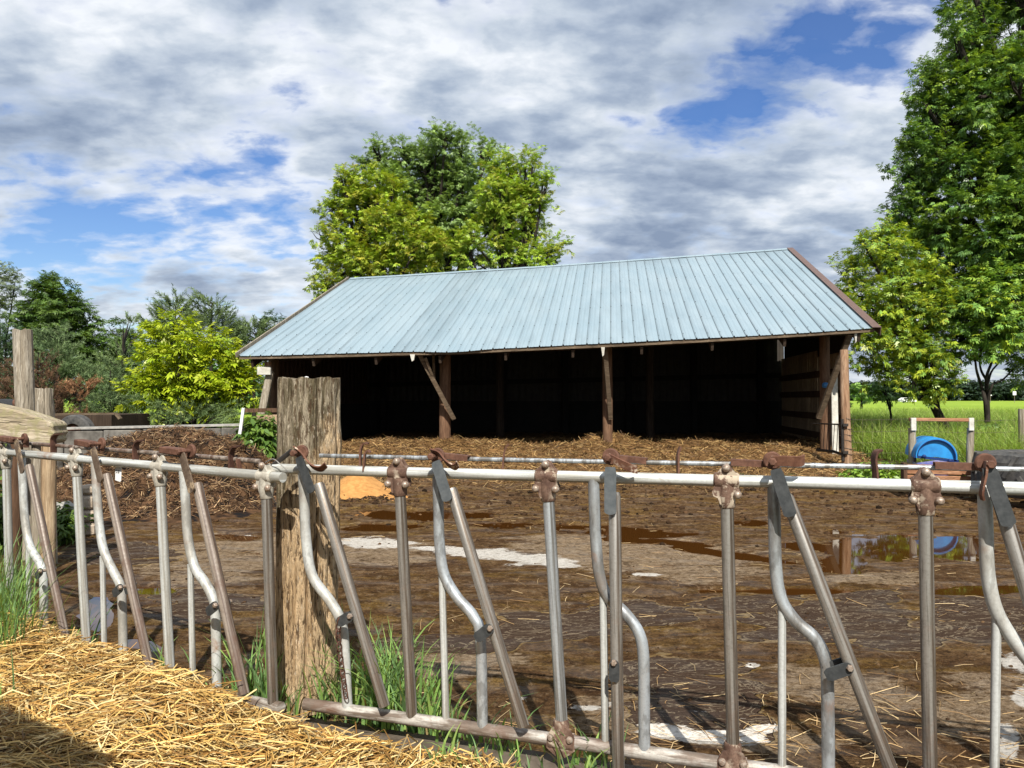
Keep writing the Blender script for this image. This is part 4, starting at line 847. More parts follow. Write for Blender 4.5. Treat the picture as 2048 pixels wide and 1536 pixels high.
n = 26000; x = RNG.uniform(-4.2, 7.0, n); y = 11.0 + 7.0 * RNG.power(1.5, n)[::-1] * 1.0; y = RNG.uniform(10.5, 18.5, n); keep = RNG.random(n) < np.clip((y - 10.6) / 1.6, .12, 1); x, y = x[keep], y[keep]
zz_b = bedz(x, y); dirt = (1 - np.clip((y - 10.7 + .8 * fbm(x * 1.3, y * 1.6, 3, 27)) / 1.5, 0, 1))[:, None]
straws('bedding_straws', np.stack([x, y, zz_b + .012], -1), RNG.uniform(.10, .30, len(x)), .010, pick([(.25, .145, .055), (.16, .088, .034), (.36, .24, .10), (.085, .047, .022), (.12, .065, .027)], len(x), .3) * (1 - dirt * .70), parent=bed, tilt=.35)
# orange sawdust at the foot of the bedding
c = P(706, 965, 10.95)
hx, hy_ = np.meshgrid(np.linspace(-.85, .95, 50), np.linspace(-.5, 1.0, 40)); hz_ = .26 * np.exp(-(hx / .34) ** 2 - ((hy_ - .35) / .5) ** 2) + .035 * fbm(hx * 5, hy_ * 5, 4, 5) - .05 * (1 - np.exp(-(hx / .8) ** 4 - ((hy_ - .2) / .7) ** 4))
M['sawdust'] = m_plain('orange_sawdust', (.30, .14, .035), (.46, .23, .07), 14, .95, 0, .6, 6)
tag(mesh_np('sawdust_heap', np.stack([hx + c[0], hy_ + c[1], hz_ + .11], -1).reshape(-1, 3), strip_faces(50, 40), M['sawdust'], smooth=True, loc=(c[0], c[1], .1)), 'orange sawdust heap at the muddy edge of the bedding beside the thick post', 'sawdust heap')
# ================================================================ left side: manure heap, bunker wall, posts, machinery
xs_, ys_ = np.linspace(-8.6, -2.7, 300), np.linspace(7.4, 12.1, 250); X, Y = np.meshgrid(xs_, ys_)
def heapz(X, Y):
    sx = 1 / (1 + np.exp(-(X + 6.15) / .22)) * (1 - 1 / (1 + np.exp(-(X + 3.36) / .24))); prof = sst(8.0, 11.2, Y + .25 * fbm(X * .8, Y * 0 + 1, 3, 51))
    h = .85 * sx * prof * (.92 + .22 * fbm(X * 1.0, Y * .8, 3, 52)); h = h + (.13 * fbm(X * 3, Y * 3, 4, 53) + .17 * np.abs(fbm(X * 6, Y * 6, 3, 54)) + .06 * np.maximum(fbm(X * 13, Y * 13, 2, 58), 0)) * sst(.03, .3, h)
    h = h + .12 * np.exp(-((X + 4.95) / .35) ** 2 - ((Y - 11.2) / .6) ** 2)
    return h + .02
Zh = heapz(X, Y); nn = fbm(X * 7, Y * 7, 4, 55)[..., None]
n3 = fbm(X * 16, Y * 16, 3, 57)[..., None]; c = np.array([.060, .032, .016]) * (1 + 1.6 * nn + 1.8 * n3); c = np.clip(c, .008, .3)
heap = tag(mesh_np('manure_heap', np.stack([X, Y, Zh], -1).reshape(-1, 3), strip_faces(300, 250), M['tinted'], smooth=True, col=c.reshape(-1, 3), loc=(-4.7, 10, 0)), 'dark brown manure heap full of old straw in front of the block wall', 'manure heap')
n = 13000; x = RNG.uniform(-6.9, -3.0, n); y = RNG.uniform(7.9, 11.9, n); k = heapz(x, y) > .10; x, y = x[k], y[k]
straws('heap_straws', np.stack([x, y, heapz(x, y) + .02], -1), RNG.uniform(.04, .20, len(x)), .0075, pick([(.13, .07, .032), (.20, .115, .055), (.08, .042, .02), (.34, .23, .12), (.05, .028, .014), (.06, .033, .017)], len(x), .3), parent=heap, tilt=.5)
# scattered straw on the yard
n = 1500; x = RNG.uniform(-4, 6.5, n); y = 2.9 + 8 * RNG.random(n) ** 1.4; k = fbm(x * .9, y * .9, 3, 71) > .02; x, y = x[k], y[k]
n2 = 330; x2 = RNG.normal(1.15, .75, n2); y2 = RNG.normal(3.1, .32, n2); x = np.concatenate([x, x2]); y = np.concatenate([y, y2]); k = y > 2.75 - .3 * (x - .4); x, y = x[k], y[k]
straws('loose_straw', np.stack([x, y, yardz(x, y) + .006], -1), RNG.uniform(.03, .19, len(x)), .0032, pick([(.36, .23, .10), (.22, .13, .055), (.48, .35, .18)], len(x), .25), tilt=.06)
tag(bpy.data.objects['loose_straw'], 'thin loose straws scattered over the wet yard', 'straw')
# clods of muck thrown along the foot of the bedding and over the yard
n = 2200; y = 6.2 + 5.2 * RNG.random(n) ** .55; x = RNG.uniform(-.42, .66, n) * (y + 1.0); r = .008 + .034 * RNG.random(n) ** 3.0 * np.clip((y - 5) / 5, .3, 1); k = RNG.random(n) < np.clip((y - 6) / 4.5, .15, 1); x, y, r = x[k], y[k], r[k]
n2 = 420; y2 = RNG.uniform(2.9, 6.5, n2); x = np.concatenate([x, RNG.uniform(-.5, .7, n2) * (y2 + .6)]); y = np.concatenate([y, y2]); r = np.concatenate([r, RNG.uniform(.003, .011, n2)])
n3 = 170; x = np.concatenate([x, RNG.normal(-2.2, .35, n3)]); y = np.concatenate([y, 10.55 + RNG.normal(0, .10, n3) + .2 * np.abs(RNG.normal(0, .35, n3))]); r = np.concatenate([r, RNG.uniform(.008, .035, n3)])
u0 = MB().ball((0, 0, 0), 1, 7); bv = np.array(u0.v); bf = np.array([f for f in u0.f]); nv0 = len(bv); zz3 = np.maximum(yardz(x, y), bedz(x, y))
V = np.concatenate([bv * (r[i] * RNG.uniform(.6, 1.3, (nv0, 1))) * [1.25, 1.1, .75] + [x[i], y[i], zz3[i] + r[i] * .2] for i in range(len(x))]); Fq = np.concatenate([bf + i * nv0 for i in range(len(x))])
cc = pick([(.045, .024, .012), (.07, .038, .019), (.03, .017, .009), (.10, .06, .03)], len(x), .25)
tag(mesh_np('muck_clods', V, Fq, M['tinted'], smooth=True, col=np.repeat(cc, nv0, 0)), 'dark clods of muck strewn between the bedding and the yard', 'clods', kind='stuff')
# bunker wall of concrete blocks
Yw = 12.3; wl = thing('block_wall', P(300, 880, Yw) * [1, 1, 0], 'low grey concrete block wall behind the manure heap', 'wall')
mb = MB(); x0 = P(60, 860, Yw)[0]; x1 = P(492, 853, Yw)[0]; xx = x0; zt0, zt1 = P(110, 862, Yw)[2], P(470, 853, Yw)[2]
while xx < x1 - .05:
    w_ = min(.62, x1 - xx); f = (xx - x0) / (x1 - x0); mb.box((xx + w_ / 2, Yw + random.uniform(-.015, .015), (zt0 + (zt1 - zt0) * f) / 2), (w_ - .012, .3, zt0 + (zt1 - zt0) * f + random.uniform(-.012, .012)), bev=.015); xx += w_
M['block'] = m_plain('stained_block', (.035, .030, .024), (.17, .158, .138), 3.2, .9, 0, .4, 7)
mb.build('blocks', M['block'], wl); MB().box(((x0 + x1) / 2, Yw, (zt0 + zt1) / 2 + .03), (x1 - x0, .33, .03), ax=np.array([[1, 0, (zt1 - zt0) / (x1 - x0)], [0, 1, 0], [0, 0, 1.]])).build('coping', M['concrete'], wl)
# hay wagon behind the wall
wg = thing('hay_wagon', P(170, 870, 15.2) * [1, 1, 0], 'low dark wagon with one visible tyre behind the block wall', 'wagon')
A = lambda px, py, y=15.2: P(px, py, y)
c = (A(105, 830) + A(238, 855)) / 2; MB().box(c + np.array([0, .5, -.05]), (A(238, 0)[0] - A(105, 0)[0], 1.6, .36)).build('bed', M['interior'], wg)
a, b = A(100, 829, 14.6), A(232, 827, 14.6); MB().bar(a, b, .10, .035).bar(b, A(241, 838, 14.6), .10, .035).build('rim', M['fascia'], wg)
def tyre(o, ax, R_, w_, name, parent, mat, n=40):
    pr = [(R_ * .55, -w_ * .45), (R_ * .75, -w_ * .5), (R_ * .93, -w_ * .46), (R_, -w_ * .3), (R_, w_ * .3), (R_ * .93, w_ * .46), (R_ * .75, w_ * .5), (R_ * .55, w_ * .45), (R_ * .55, -w_ * .45)]
    return MB().lathe(pr, o, ax, n).build(name, mat, parent, True, sharp=30)
tc = A(152, 868, 14.3); wt = tyre(tc, (.15, 1, 0), .36, .22, 'tyre', wg, M['tyre']); MB().lathe([(0, -.05), (.18, -.05), (.2, -.09), (.2, .06), (0, .06)], tc, (.15, 1, 0), 20).build('rim_disc', M['rust_dark'], wt)
# old implement at the left edge
im = thing('old_implement', P(10, 830, 13.0) * [1, 1, 0], 'old farm implement with a curved black fender at the left edge beside the tall pole', 'farm machine')
mb = MB().ribbon(spline([P(-70, 822, 13), P(-40, 806, 13), P(-5, 799, 13), P(15, 803, 13), P(36, 814, 13)], 5), (0, 1, 0), .5, .02); mb.build('fender', M['black'], im, True)
MB().ball(P(31, 806, 12.9), .06, 12, (.8, .8, 1.2)).tube([P(31, 812, 12.9), P(31, 850, 12.9)], .03, 8).build('rust_cap', M['rust'], im, True); MB().box(P(-10, 850, 13.2), (.9, .4, .5)).build('chassis', M['darksteel'], im)
# tall bleached pole, broken stump and the hewn timber on its props
pb = P(62, 985, 6.7); pb[2] = .05
tag(round_post('tall_pole', pb, P(50, 660, 6.7)[2] - .05, .076, .076, (-.045, 0), M['grey_wood'], [(-1.6, .05, .06, 0, 1), (-2.3, .05, .06, .2, 1)], 60, 60, seed=21, rough=.7), 'tall bleached round pole standing behind the hewn timber', 'pole')
pb = P(98, 985, 6.5); pb[2] = .05
def jag(T, Z): return 1 - .35 * sst(.9, 1, Z) * (np.sin(T * 3) > .2)
tag(round_post('broken_stump', pb, P(92, 778, 6.5)[2] - .05, .070, .07, (-.035, 0), M['grey_wood'], [(-1.6, .10, .25, .4, 1.02), (-2.2, .08, .2, .5, 1.02), (-1.0, .08, .2, .4, 1.02), (-2.8, .1, .2, .5, 1.02)], 70, 60, seed=25, rough=1.6, notch=jag), 'split reddish stump post just right of the tall bleached pole', 'post')
bo = P(40, 848, 6.0); sc_ = 6.0 / F
out = [(-230, 778), (-60, 800), (-8, 811), (30, 820), (70, 834), (98, 845), (104, 852), (101, 860), (106, 866), (100, 874), (104, 880), (97, 889), (70, 888), (38, 880), (0, 878), (-60, 868), (-230, 850)]
mb = MB(); poly = [((x - 40) * sc_, (848 - y) * sc_) for x, y in out][::-1]; mb.prism(poly, bo, (1, .10, 0), UP, (-.1, 1, 0), .24)
lo = mb.build('hewn_timber', M['log'], None, loc=bo); md_ = lo.modifiers.new('bev', 'BEVEL'); md_.width = .014; md_.segments = 2; md_.limit_method = 'ANGLE'
tag(lo, 'thick pale hewn timber with a broken end, at the left edge above the feed fence', 'timber')
for i, (px, w_, lab, y_) in enumerate(((97, .09, 'knotty tan prop post under the broken end of the hewn timber', 5.95), (75, .075, 'slim grey prop post close left of the knotty tan one', 6.1), (30, .085, 'brown prop post under the thick part of the hewn timber, at the left edge', 6.0))):
    b = P(px, 1000, y_); b[2] = .04; o = round_post('prop_post', b, P(px, 886, y_)[2] - .04, w_ / 1.7, w_ / 1.7, (0, 0), M['barn_wood' if i == 2 else 'post' if i == 0 else 'grey_wood'], [(-1.6, .08, .1, 0, 1)], 40, 30, seed=40 + i)
    tag(o, lab, 'post', 'prop posts under the beam')
st = thing('stone_pier', P(178, 1010, 7.9) * [1, 1, 0] + np.array([0, 0, .04]), 'small pier of tan stones stacked beside the green weeds', 'stone pier')
zc = .05
for h, w_ in ((.14, .20), (.13, .17), (.15, .16), (.10, .15)):
    p = P(178, 1000, 7.9); MB().box((p[0] + random.uniform(-.01, .01), 7.9, zc + h / 2), (w_, .2, h - .008), bev=.025).build('stone', m_plain('tan_stone', (.30, .23, .16), (.46, .38, .29), 18, .9, 0, .6), st); zc += h
def rock(px, py, Y, r, lab, mat):
    p = P(px, py, Y); mb = MB().ball((0, 0, 0), 1, 16); V = np.array(mb.v); q = 1 + .5 * fbm(V[:, 0] * 1.7 + px, V[:, 1] * 1.7 + V[:, 2] * 1.3, 3, int(px)); V = V * q[:, None] * r * np.array([1.3, 1, .75]) + p
    mb.v = [tuple(v) for v in V]; return tag(mb.build('stone', mat, None, True, loc=p), lab, 'stone')
rock(133, 1016, 7.6, .085, 'pale rough stone lying in front of the green weeds at the left', M['concrete']); rock(113, 1022, 7.5, .03, 'tiny pale pebble left of the rough stone', M['concrete'])

# ================================================================ right side: drum feeder, tyre, fence, far signs
Yb = 11.1
bt = thing('blue_barrel', P(1872, 960, Yb) * [1, 1, 0] + np.array([0, 0, .2]), 'bright blue plastic barrel lying cut open inside the little timber frame', 'barrel')
M['blue'] = m_plain('blue_plastic', (.014, .15, .40), (.022, .25, .58), 5, .42, 0, .15, 7, .5); M['blue_fade'] = m_plain('faded_blue_plastic', (.09, .11, .42), (.34, .32, .42), 9, .6, 0, .1, 5); M['blue_dark'] = m_plain('dark_blue_shade', (.005, .02, .10), (.006, .03, .14), 9, .5)
bc = P(1873, 914, Yb); ax = nrm(np.array([-.30, -.95, .0])); sxx = nrm(np.cross(UP, ax)); sxx = sxx if sxx[0] > 0 else -sxx; r_ = .275
def arcsheet(a0, a1, n, prof, o):
    V = []; 
    for r, h in prof:
        for k in range(n):
            a = a0 + (a1 - a0) * k / (n - 1); V.append(o + ax * h + (sxx * math.cos(a) + UP * math.sin(a)) * r)
    return V, [[i * n + k, i * n + k + 1, (i + 1) * n + k + 1, (i + 1) * n + k] for i in range(len(prof) - 1) for k in range(n - 1)]
mb = MB(); mb.add(*arcsheet(R(-8), R(184), 30, [(r_ * .97, -.85), (r_, -.6), (r_ * .975, -.58), (r_, -.55), (r_, -.2), (r_ * .975, -.18), (r_, -.15), (r_, -.03), (r_ * .97, .0), (r_ * .91, .0)], bc))
mb.build('shell', M['blue'], bt, True, sharp=50)
mb = MB(); mb.add(*arcsheet(R(-8), R(184), 30, [(r_ * .90, -.004), (r_ * .90, -.035), (r_ * .84, -.035), (.0, -.03)], bc)); mb.build('end_cap', M['blue'], bt, False)
MB().tube([bc + ax * .004 + (sxx * math.cos(a) + UP * math.sin(a)) * r_ * .89 for a in np.linspace(R(-6), R(178), 30)], .007, 6, False).build('end_groove', M['blue_dark'], bt, True)
mb = MB(); mb.add(*arcsheet(R(190), R(352), 24, [(r_ * .96, -.8), (r_ * .98, -.02), (r_ * .90, 0), (.0, 0)], bc - UP * .045)); mb.build('lower_tub', M['blue_fade'], bt, True, sharp=50)
MB().bar(bc - ax * .03 - sxx * .29 - UP * .0, bc - ax * .03 + sxx * .29 - UP * .055, .02, .035, up=UP).ball(bc + ax * .005 - sxx * .16 + UP * .005, .03, 10).ball(bc + ax * .005 + sxx * .17 - UP * .05, .03, 10).build('gap_strap', M['blue_dark'], bt)
fr = thing('feeder_frame', P(1882, 960, 11.5) * [1, 1, 0] + np.array([0, 0, .2]), 'small open timber frame with white topped posts around the blue barrel', 'frame')
for px, lean in ((1824, 2), (1941, -2)):
    o = MB().tube([P(px, 960, 11.5), P(px + lean * .5, 900, 11.5), P(px, 856, 11.5)], [.056, .052, .05], 12, True, .05).build('frame_post', M['grey_wood'], fr, True)
    MB().box((P(px, 842, 11.5) + P(px - (px > 1900) * 4, 860, 11.5)) / 2 - BX * 0.06 + np.array([0, 0, .02]), (.075, .03, .19), bev=.005).build('white_cap', M['white_wood'], o)
MB().bar(P(1820, 839, 11.48), P(1944, 840, 11.48), .09, .05, bev=.006).build('crossbar', M['plank'], fr)
pk = thing('plank_kerb', P(1880, 962, 10.6) * [1, 1, 0] + np.array([0, 0, .15]), 'two orange brown planks stacked on edge below the blue barrel', 'planks')
a, b = P(1811, 938, 10.7), P(2075, 944, 10.55); MB().bar(a, b, .06, .135, bev=.01).build('plank', M['plank'], pk); MB().bar(a - UP * .14 + np.array([0, .012, 0]), b - UP * .145 + np.array([0, .012, 0]), .06, .125, bev=.01).build('plank', M['plank'], pk)
MB().box(P(1808, 950, 10.7), (.05, .09, .34)).build('end_stake', M['barn_wood'], pk)
tt = thing('tractor_tyre', P(2090, 962, 10.1) * [1, 1, 0] + np.array([0, 0, .15]), 'huge black tractor tyre lying flat at the right edge', 'tyre')
tc = P(2088, 936, 10.1); tc[2] = .46; Rt, wt_ = .82, .57; tyre(tc, UP, Rt - .04, wt_, 'carcass', tt, M['tyre'], 56)
mb = MB()
for k in range(30):
    a = 2 * math.pi * k / 30; sg = 1 if k % 2 else -1
    q = [tc + np.array([math.cos(a + da) * rr, math.sin(a + da) * rr, zz2 * sg]) for da, rr, zz2 in ((0, Rt - .03, -.01), (.10, Rt - .03, .13), (.17, Rt - .07, .265))]
    mb.ribbon(q, (math.cos(a), math.sin(a), 0), .07, .045)
mb.build('tread_lugs', M['tyre'], tt)
# woven wire fence from the peeled pole to the right
Yf = lambda px: 13.6 - (px - 1694) / 380 * 1.2
wf = thing('wire_fence', P(1900, 960, Yf(1900)) * [1, 1, 0] + np.array([0, 0, .18]), 'rusty woven wire fence stretched along the edge of the tall grass', 'fence'); mb = MB(); pxs = np.linspace(1694, 2140, 12)
for y0 in (838, 862, 884, 905, 924, 940): mb.tube([P(px, y0 + (px - 1694) * .01 + 1.5 * math.sin(px * .03), Yf(px)) for px in pxs], .0028, 5, False)
for px in np.arange(1706, 2140, 19): mb.tube([P(px, 840, Yf(px)), P(px + 1, 941, Yf(px))], .0022, 4, False)
mb.build('mesh_wire', M['wire_rust'], wf, True)
b = P(2046, 960, 12.45); b[2] = .15
tag(round_post('line_post', b, P(2044, 818, 12.45)[2] - .15, .058, .058, (0, 0), M['grey_wood'], [(-1.6, .08, .08, 0, 1)], 40, 30, seed=71), 'grey fence post in the tall grass at the right edge', 'post')
sg = thing('white_sign', P(2029, 797, 230) * [1, 1, 0] + np.array([0, 0, .2]), 'white square sign far off across the crop field', 'sign'); MB().box(P(2029, 786.5, 230), (1.0, .1, 1.1)).build('panel', M['white_paint'], sg); MB().tube([P(2029, 797, 230.1) * [1, 1, 0], P(2029, 787, 230.1)], .06, 6).build('pole', M['grey_wood'], sg)
sg = thing('white_sign', P(1981, 797, 240) * [1, 1, 0] + np.array([0, 0, .2]), 'low flat white sign in the far field left of the square one', 'sign'); MB().box(P(1981, 790.5, 240), (.8, .1, .32)).build('panel', M['white_paint'], sg); MB().tube([P(1981, 797, 240.1) * [1, 1, 0], P(1981, 791, 240.1)], .06, 6).build('pole', M['grey_wood'], sg)
cr = thing('white_car', P(1817, 799, 215) * [1, 1, 0] + np.array([0, 0, .25]), 'white car on the far road beneath the maple branches', 'car'); c = P(1817, 796, 215); c[2] = .25
MB().prism([(-2.2, .3), (2.2, .3), (2.25, .8), (1.3, .95), (.7, 1.45), (-1.3, 1.45), (-2.0, .95), (-2.2, .8)], c, (1, 0, 0), UP, (0, 1, 0), 1.7).build('body', M['white_paint'], cr)
MB().prism([(-1.6, .95), (1.1, .95), (.62, 1.38), (-1.2, 1.38)], c - np.array([0, .02, 0]), (1, 0, 0), UP, (0, 1, 0), .02).build('side_window', M['black'], cr)
for q in (-1.35, 1.35): tyre(c + np.array([q, .1, .33]), (0, 1, 0), .33, .2, 'wheel', cr, M['black'], 16)
# white stake and boards at the left shed corner
sk = tag(MB().bar(P(480, 868, 10.4), P(487, 816, 10.4), .035, .03, up=(0, 1, 0)).build('white_stake', M['white_paint'], None, loc=P(480, 868, 10.4)), 'thin white stake leaning at the leafy weed left of the shed', 'stake')
tag(MB().bar(P(484, 821, 11.5), P(575, 820, 11.5), .05, .06).build('dark_rail', M['barn_wood'], None, loc=P(484, 821, 11.5)), 'dark horizontal rail between the white stake and the thick post', 'rail')
tag(MB().box(P(545, 850, 12.0) + np.array([0, 0, -.15]), (.5, .05, .62), bev=.01).build('plank_panel', M['board_slat'], None, loc=P(545, 860, 12.0)), 'weathered brown board panel behind the leafy weed', 'board')

# ================================================================ behind the photographer: an unseen barn added so that its eave shades the straw
s1, s2 = np.array([-2.17, 3.26, .15]), np.array([-1.36, 2.71, .15]); hz0 = 3.0; back = (hz0 - .15) / math.tan(R(SUN_EL)); sd = np.array([math.sin(R(SUN_AZ)), -math.cos(R(SUN_AZ)), 0])
e1, e2 = s1 + sd * back + UP * (hz0 - .15), s2 + sd * back + UP * (hz0 - .15); dd = nrm(e2 - e1); bk = nrm(np.array([dd[1], -dd[0], 0])); bk = bk if bk[1] < 0 else -bk
fb = thing('shadow_barn', (e1 + bk * 2) * [1, 1, 0], 'unseen timber barn added behind the photographer to cast the straw shadow', 'barn')
q0, q1 = e1 - dd * 7, e2 + dd * .02
MB().add([q0, q1, q1 + bk * 5 + UP * 1.4, q0 + bk * 5 + UP * 1.4, q0 - UP * .12, q1 - UP * .12, q1 + bk * 5 + UP * 1.28, q0 + bk * 5 + UP * 1.28], [[0, 1, 2, 3], [7, 6, 5, 4], [0, 4, 5, 1], [1, 5, 6, 2], [2, 6, 7, 3], [3, 7, 4, 0]]).build('roof', M['roof'], fb)  # roof of the added unseen barn, casts the straw shadow
w0, w1 = q0 + bk * .45, q1 + bk * .45 - dd * .45; mb = MB(); mb.box((w0 + w1) / 2 * [1, 1, 0] + UP * 1.5, (np.linalg.norm(w1 - w0), .12, 2.95), ax=np.array([dd, -bk, UP])); mb.box((w1 + bk * 2.2) * [1, 1, 0] + UP * 1.6, (.12, 4.2, 3.0), ax=np.array([dd, -bk, UP])); mb.build('wall', M['barn_wood'], fb)

# ================================================================ foreground straw
def panel_y(x):                                    # the fence line on the ground
    yr = 3.0 - math.tan(R(18)) * (x + .4364); yl = 3.15 - math.tan(R(33)) * (x + 1.005); return np.where(x > -.98, yr, yl)
def strawz(x, y):
    d = panel_y(x) - y
    lf = sst(-.4, -1.3, x); ext = .16 + .15 * fbm(x * 1.4, x * 0, 2, 83)
    edge = sst(-.05 + .10 * (x > 0) , .22 + .12 * (x > .0), d + .10 * fbm(x * 2.2, y * 2.2, 3, 82) + .10 * lf - .5 * sst(.1, .9, x) * 1.0 + 0)
    h = (.10 + .06 * lf) * edge + .045 * fbm(x * 2.2, y * 2.2, 4, 81) * edge + .03 * np.abs(fbm(x * 7, y * 7, 3, 84)) * edge
    h = h + .05 * lf * np.exp(-((d - .18) / .2) ** 2)
    return .035 + h
xs_, ys_ = np.linspace(-4.2, 2.6, 300), np.linspace(.6, 5.6, 240); X, Y = np.meshgrid(xs_, ys_); Z = strawz(X, Y); Z = Z - .12 * sst(.12, .0, panel_y(X) - Y + .22 * sst(-.4, -1.3, X))
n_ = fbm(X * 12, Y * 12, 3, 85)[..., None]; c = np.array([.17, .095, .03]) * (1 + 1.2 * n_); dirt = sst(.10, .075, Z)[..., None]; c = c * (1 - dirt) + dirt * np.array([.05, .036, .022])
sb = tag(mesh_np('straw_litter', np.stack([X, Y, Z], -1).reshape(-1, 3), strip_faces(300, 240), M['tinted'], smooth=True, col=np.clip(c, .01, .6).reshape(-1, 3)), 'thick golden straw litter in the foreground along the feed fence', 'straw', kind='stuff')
n = 82000; x = RNG.uniform(-3.4, 1.9, n); y = RNG.uniform(1.8, 5.0, n); z_ = strawz(x, y); d = panel_y(x) - y
dens = sst(.08, .13, z_) * (1 - .55 * sst(.3, 1.4, x)); pxx, pyy = proj(x, y, z_); k = (RNG.random(n) < dens) & (d > -.28 * sst(-.5, -1.3, x) - .02) & (pyy < 1640) & (pxx > -60) & (pxx < 2150); x, y, z_ = x[k], y[k], z_[k]
flow = 2.2 * fbm(x * 1.3, y * 1.3, 3, 88) * 2 + RNG.normal(0, .55, len(x)) + .35; flow = np.where(RNG.random(len(x)) < .3, RNG.uniform(0, 6.3, len(x)), flow)
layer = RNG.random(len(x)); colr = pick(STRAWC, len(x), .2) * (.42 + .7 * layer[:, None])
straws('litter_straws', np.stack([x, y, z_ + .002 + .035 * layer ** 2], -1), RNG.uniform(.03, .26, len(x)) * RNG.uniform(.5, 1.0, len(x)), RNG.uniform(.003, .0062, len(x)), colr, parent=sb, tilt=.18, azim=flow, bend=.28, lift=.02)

# ================================================================ grass by the fence
gp, gh, gw = [], [], []
def tuft(px, py, z, hpx, n, sx=.06, sy=.05, w=.0125):
    p = GP(px, py, z); hh = hpx / F * p[1]
    for _ in range(n):
        gp.append(p + np.array([random.gauss(0, sx), random.gauss(0, sy), -.03])); gh.append(hh * random.uniform(.4, 1.05)); gw.append(w * random.uniform(.6, 1.3))
for a in ((158, 1300, .15, 130, 16, .03), (112, 1292, .15, 80, 10), (255, 1325, .15, 70, 9), (334, 1345, .15, 120, 9, .02), (415, 1352, .15, 90, 9), (486, 1400, .13, 150, 26), (520, 1415, .12, 230, 44, .05), (545, 1430, .12, 120, 26), (592, 1412, .12, 120, 24),
          (645, 1404, .12, 170, 55, .07), (690, 1415, .12, 150, 45, .07), (735, 1424, .12, 190, 60), (775, 1440, .12, 250, 110, .06), (800, 1452, .12, 210, 60), (855, 1448, .12, 190, 50, .05), (925, 1478, .12, 130, 24), (1012, 1505, .12, 120, 20, .03), (960, 1490, .12, 80, 18), (1090, 1520, .12, 60, 9),
          (1185, 1540, .12, 150, 22, .045), (1170, 1550, .12, 90, 12), (1340, 1560, .12, 40, 6), (12, 1440, .12, 150, 7, .02), (112, 1410, .12, 80, 6, .02), (1000, 1545, .12, 100, 12), (900, 1520, .12, 100, 14), (850, 1545, .12, 70, 10), (1480, 1590, .1, 60, 8), (470, 1420, .12, 80, 14)): tuft(*a)
for _ in range(520):
    px = random.gauss(-10, 34); p = GP(px, random.uniform(1255, 1345), .12); gp.append(p - UP * .03); gh.append(random.uniform(.25, .72)); gw.append(random.uniform(.006, .012))
GRASSC = [(.16, .28, .075), (.20, .33, .08), (.12, .22, .075), (.26, .37, .10), (.15, .25, .10)]
tag(blades('fence_grass', np.array(gp), np.array(gh), np.array(gw), pick(GRASSC, len(gp), .15), lean=.16, curl=.28, segs=5), 'tufts of blue green grass growing up through the feed fence', 'grass')
dl = RNG.random(len(gp)) < .22; q = np.array(gp)[dl] + RNG.normal(0, .03, (dl.sum(), 3)) * [1, 1, 0]
tag(blades('dead_grass', q, np.array(gh)[dl] * .55, np.array(gw)[dl] * .8, pick([(.42, .33, .16), (.34, .25, .11)], len(q)), lean=.45, curl=.5, segs=4), 'dead pale grass blades among the green tufts', 'grass')
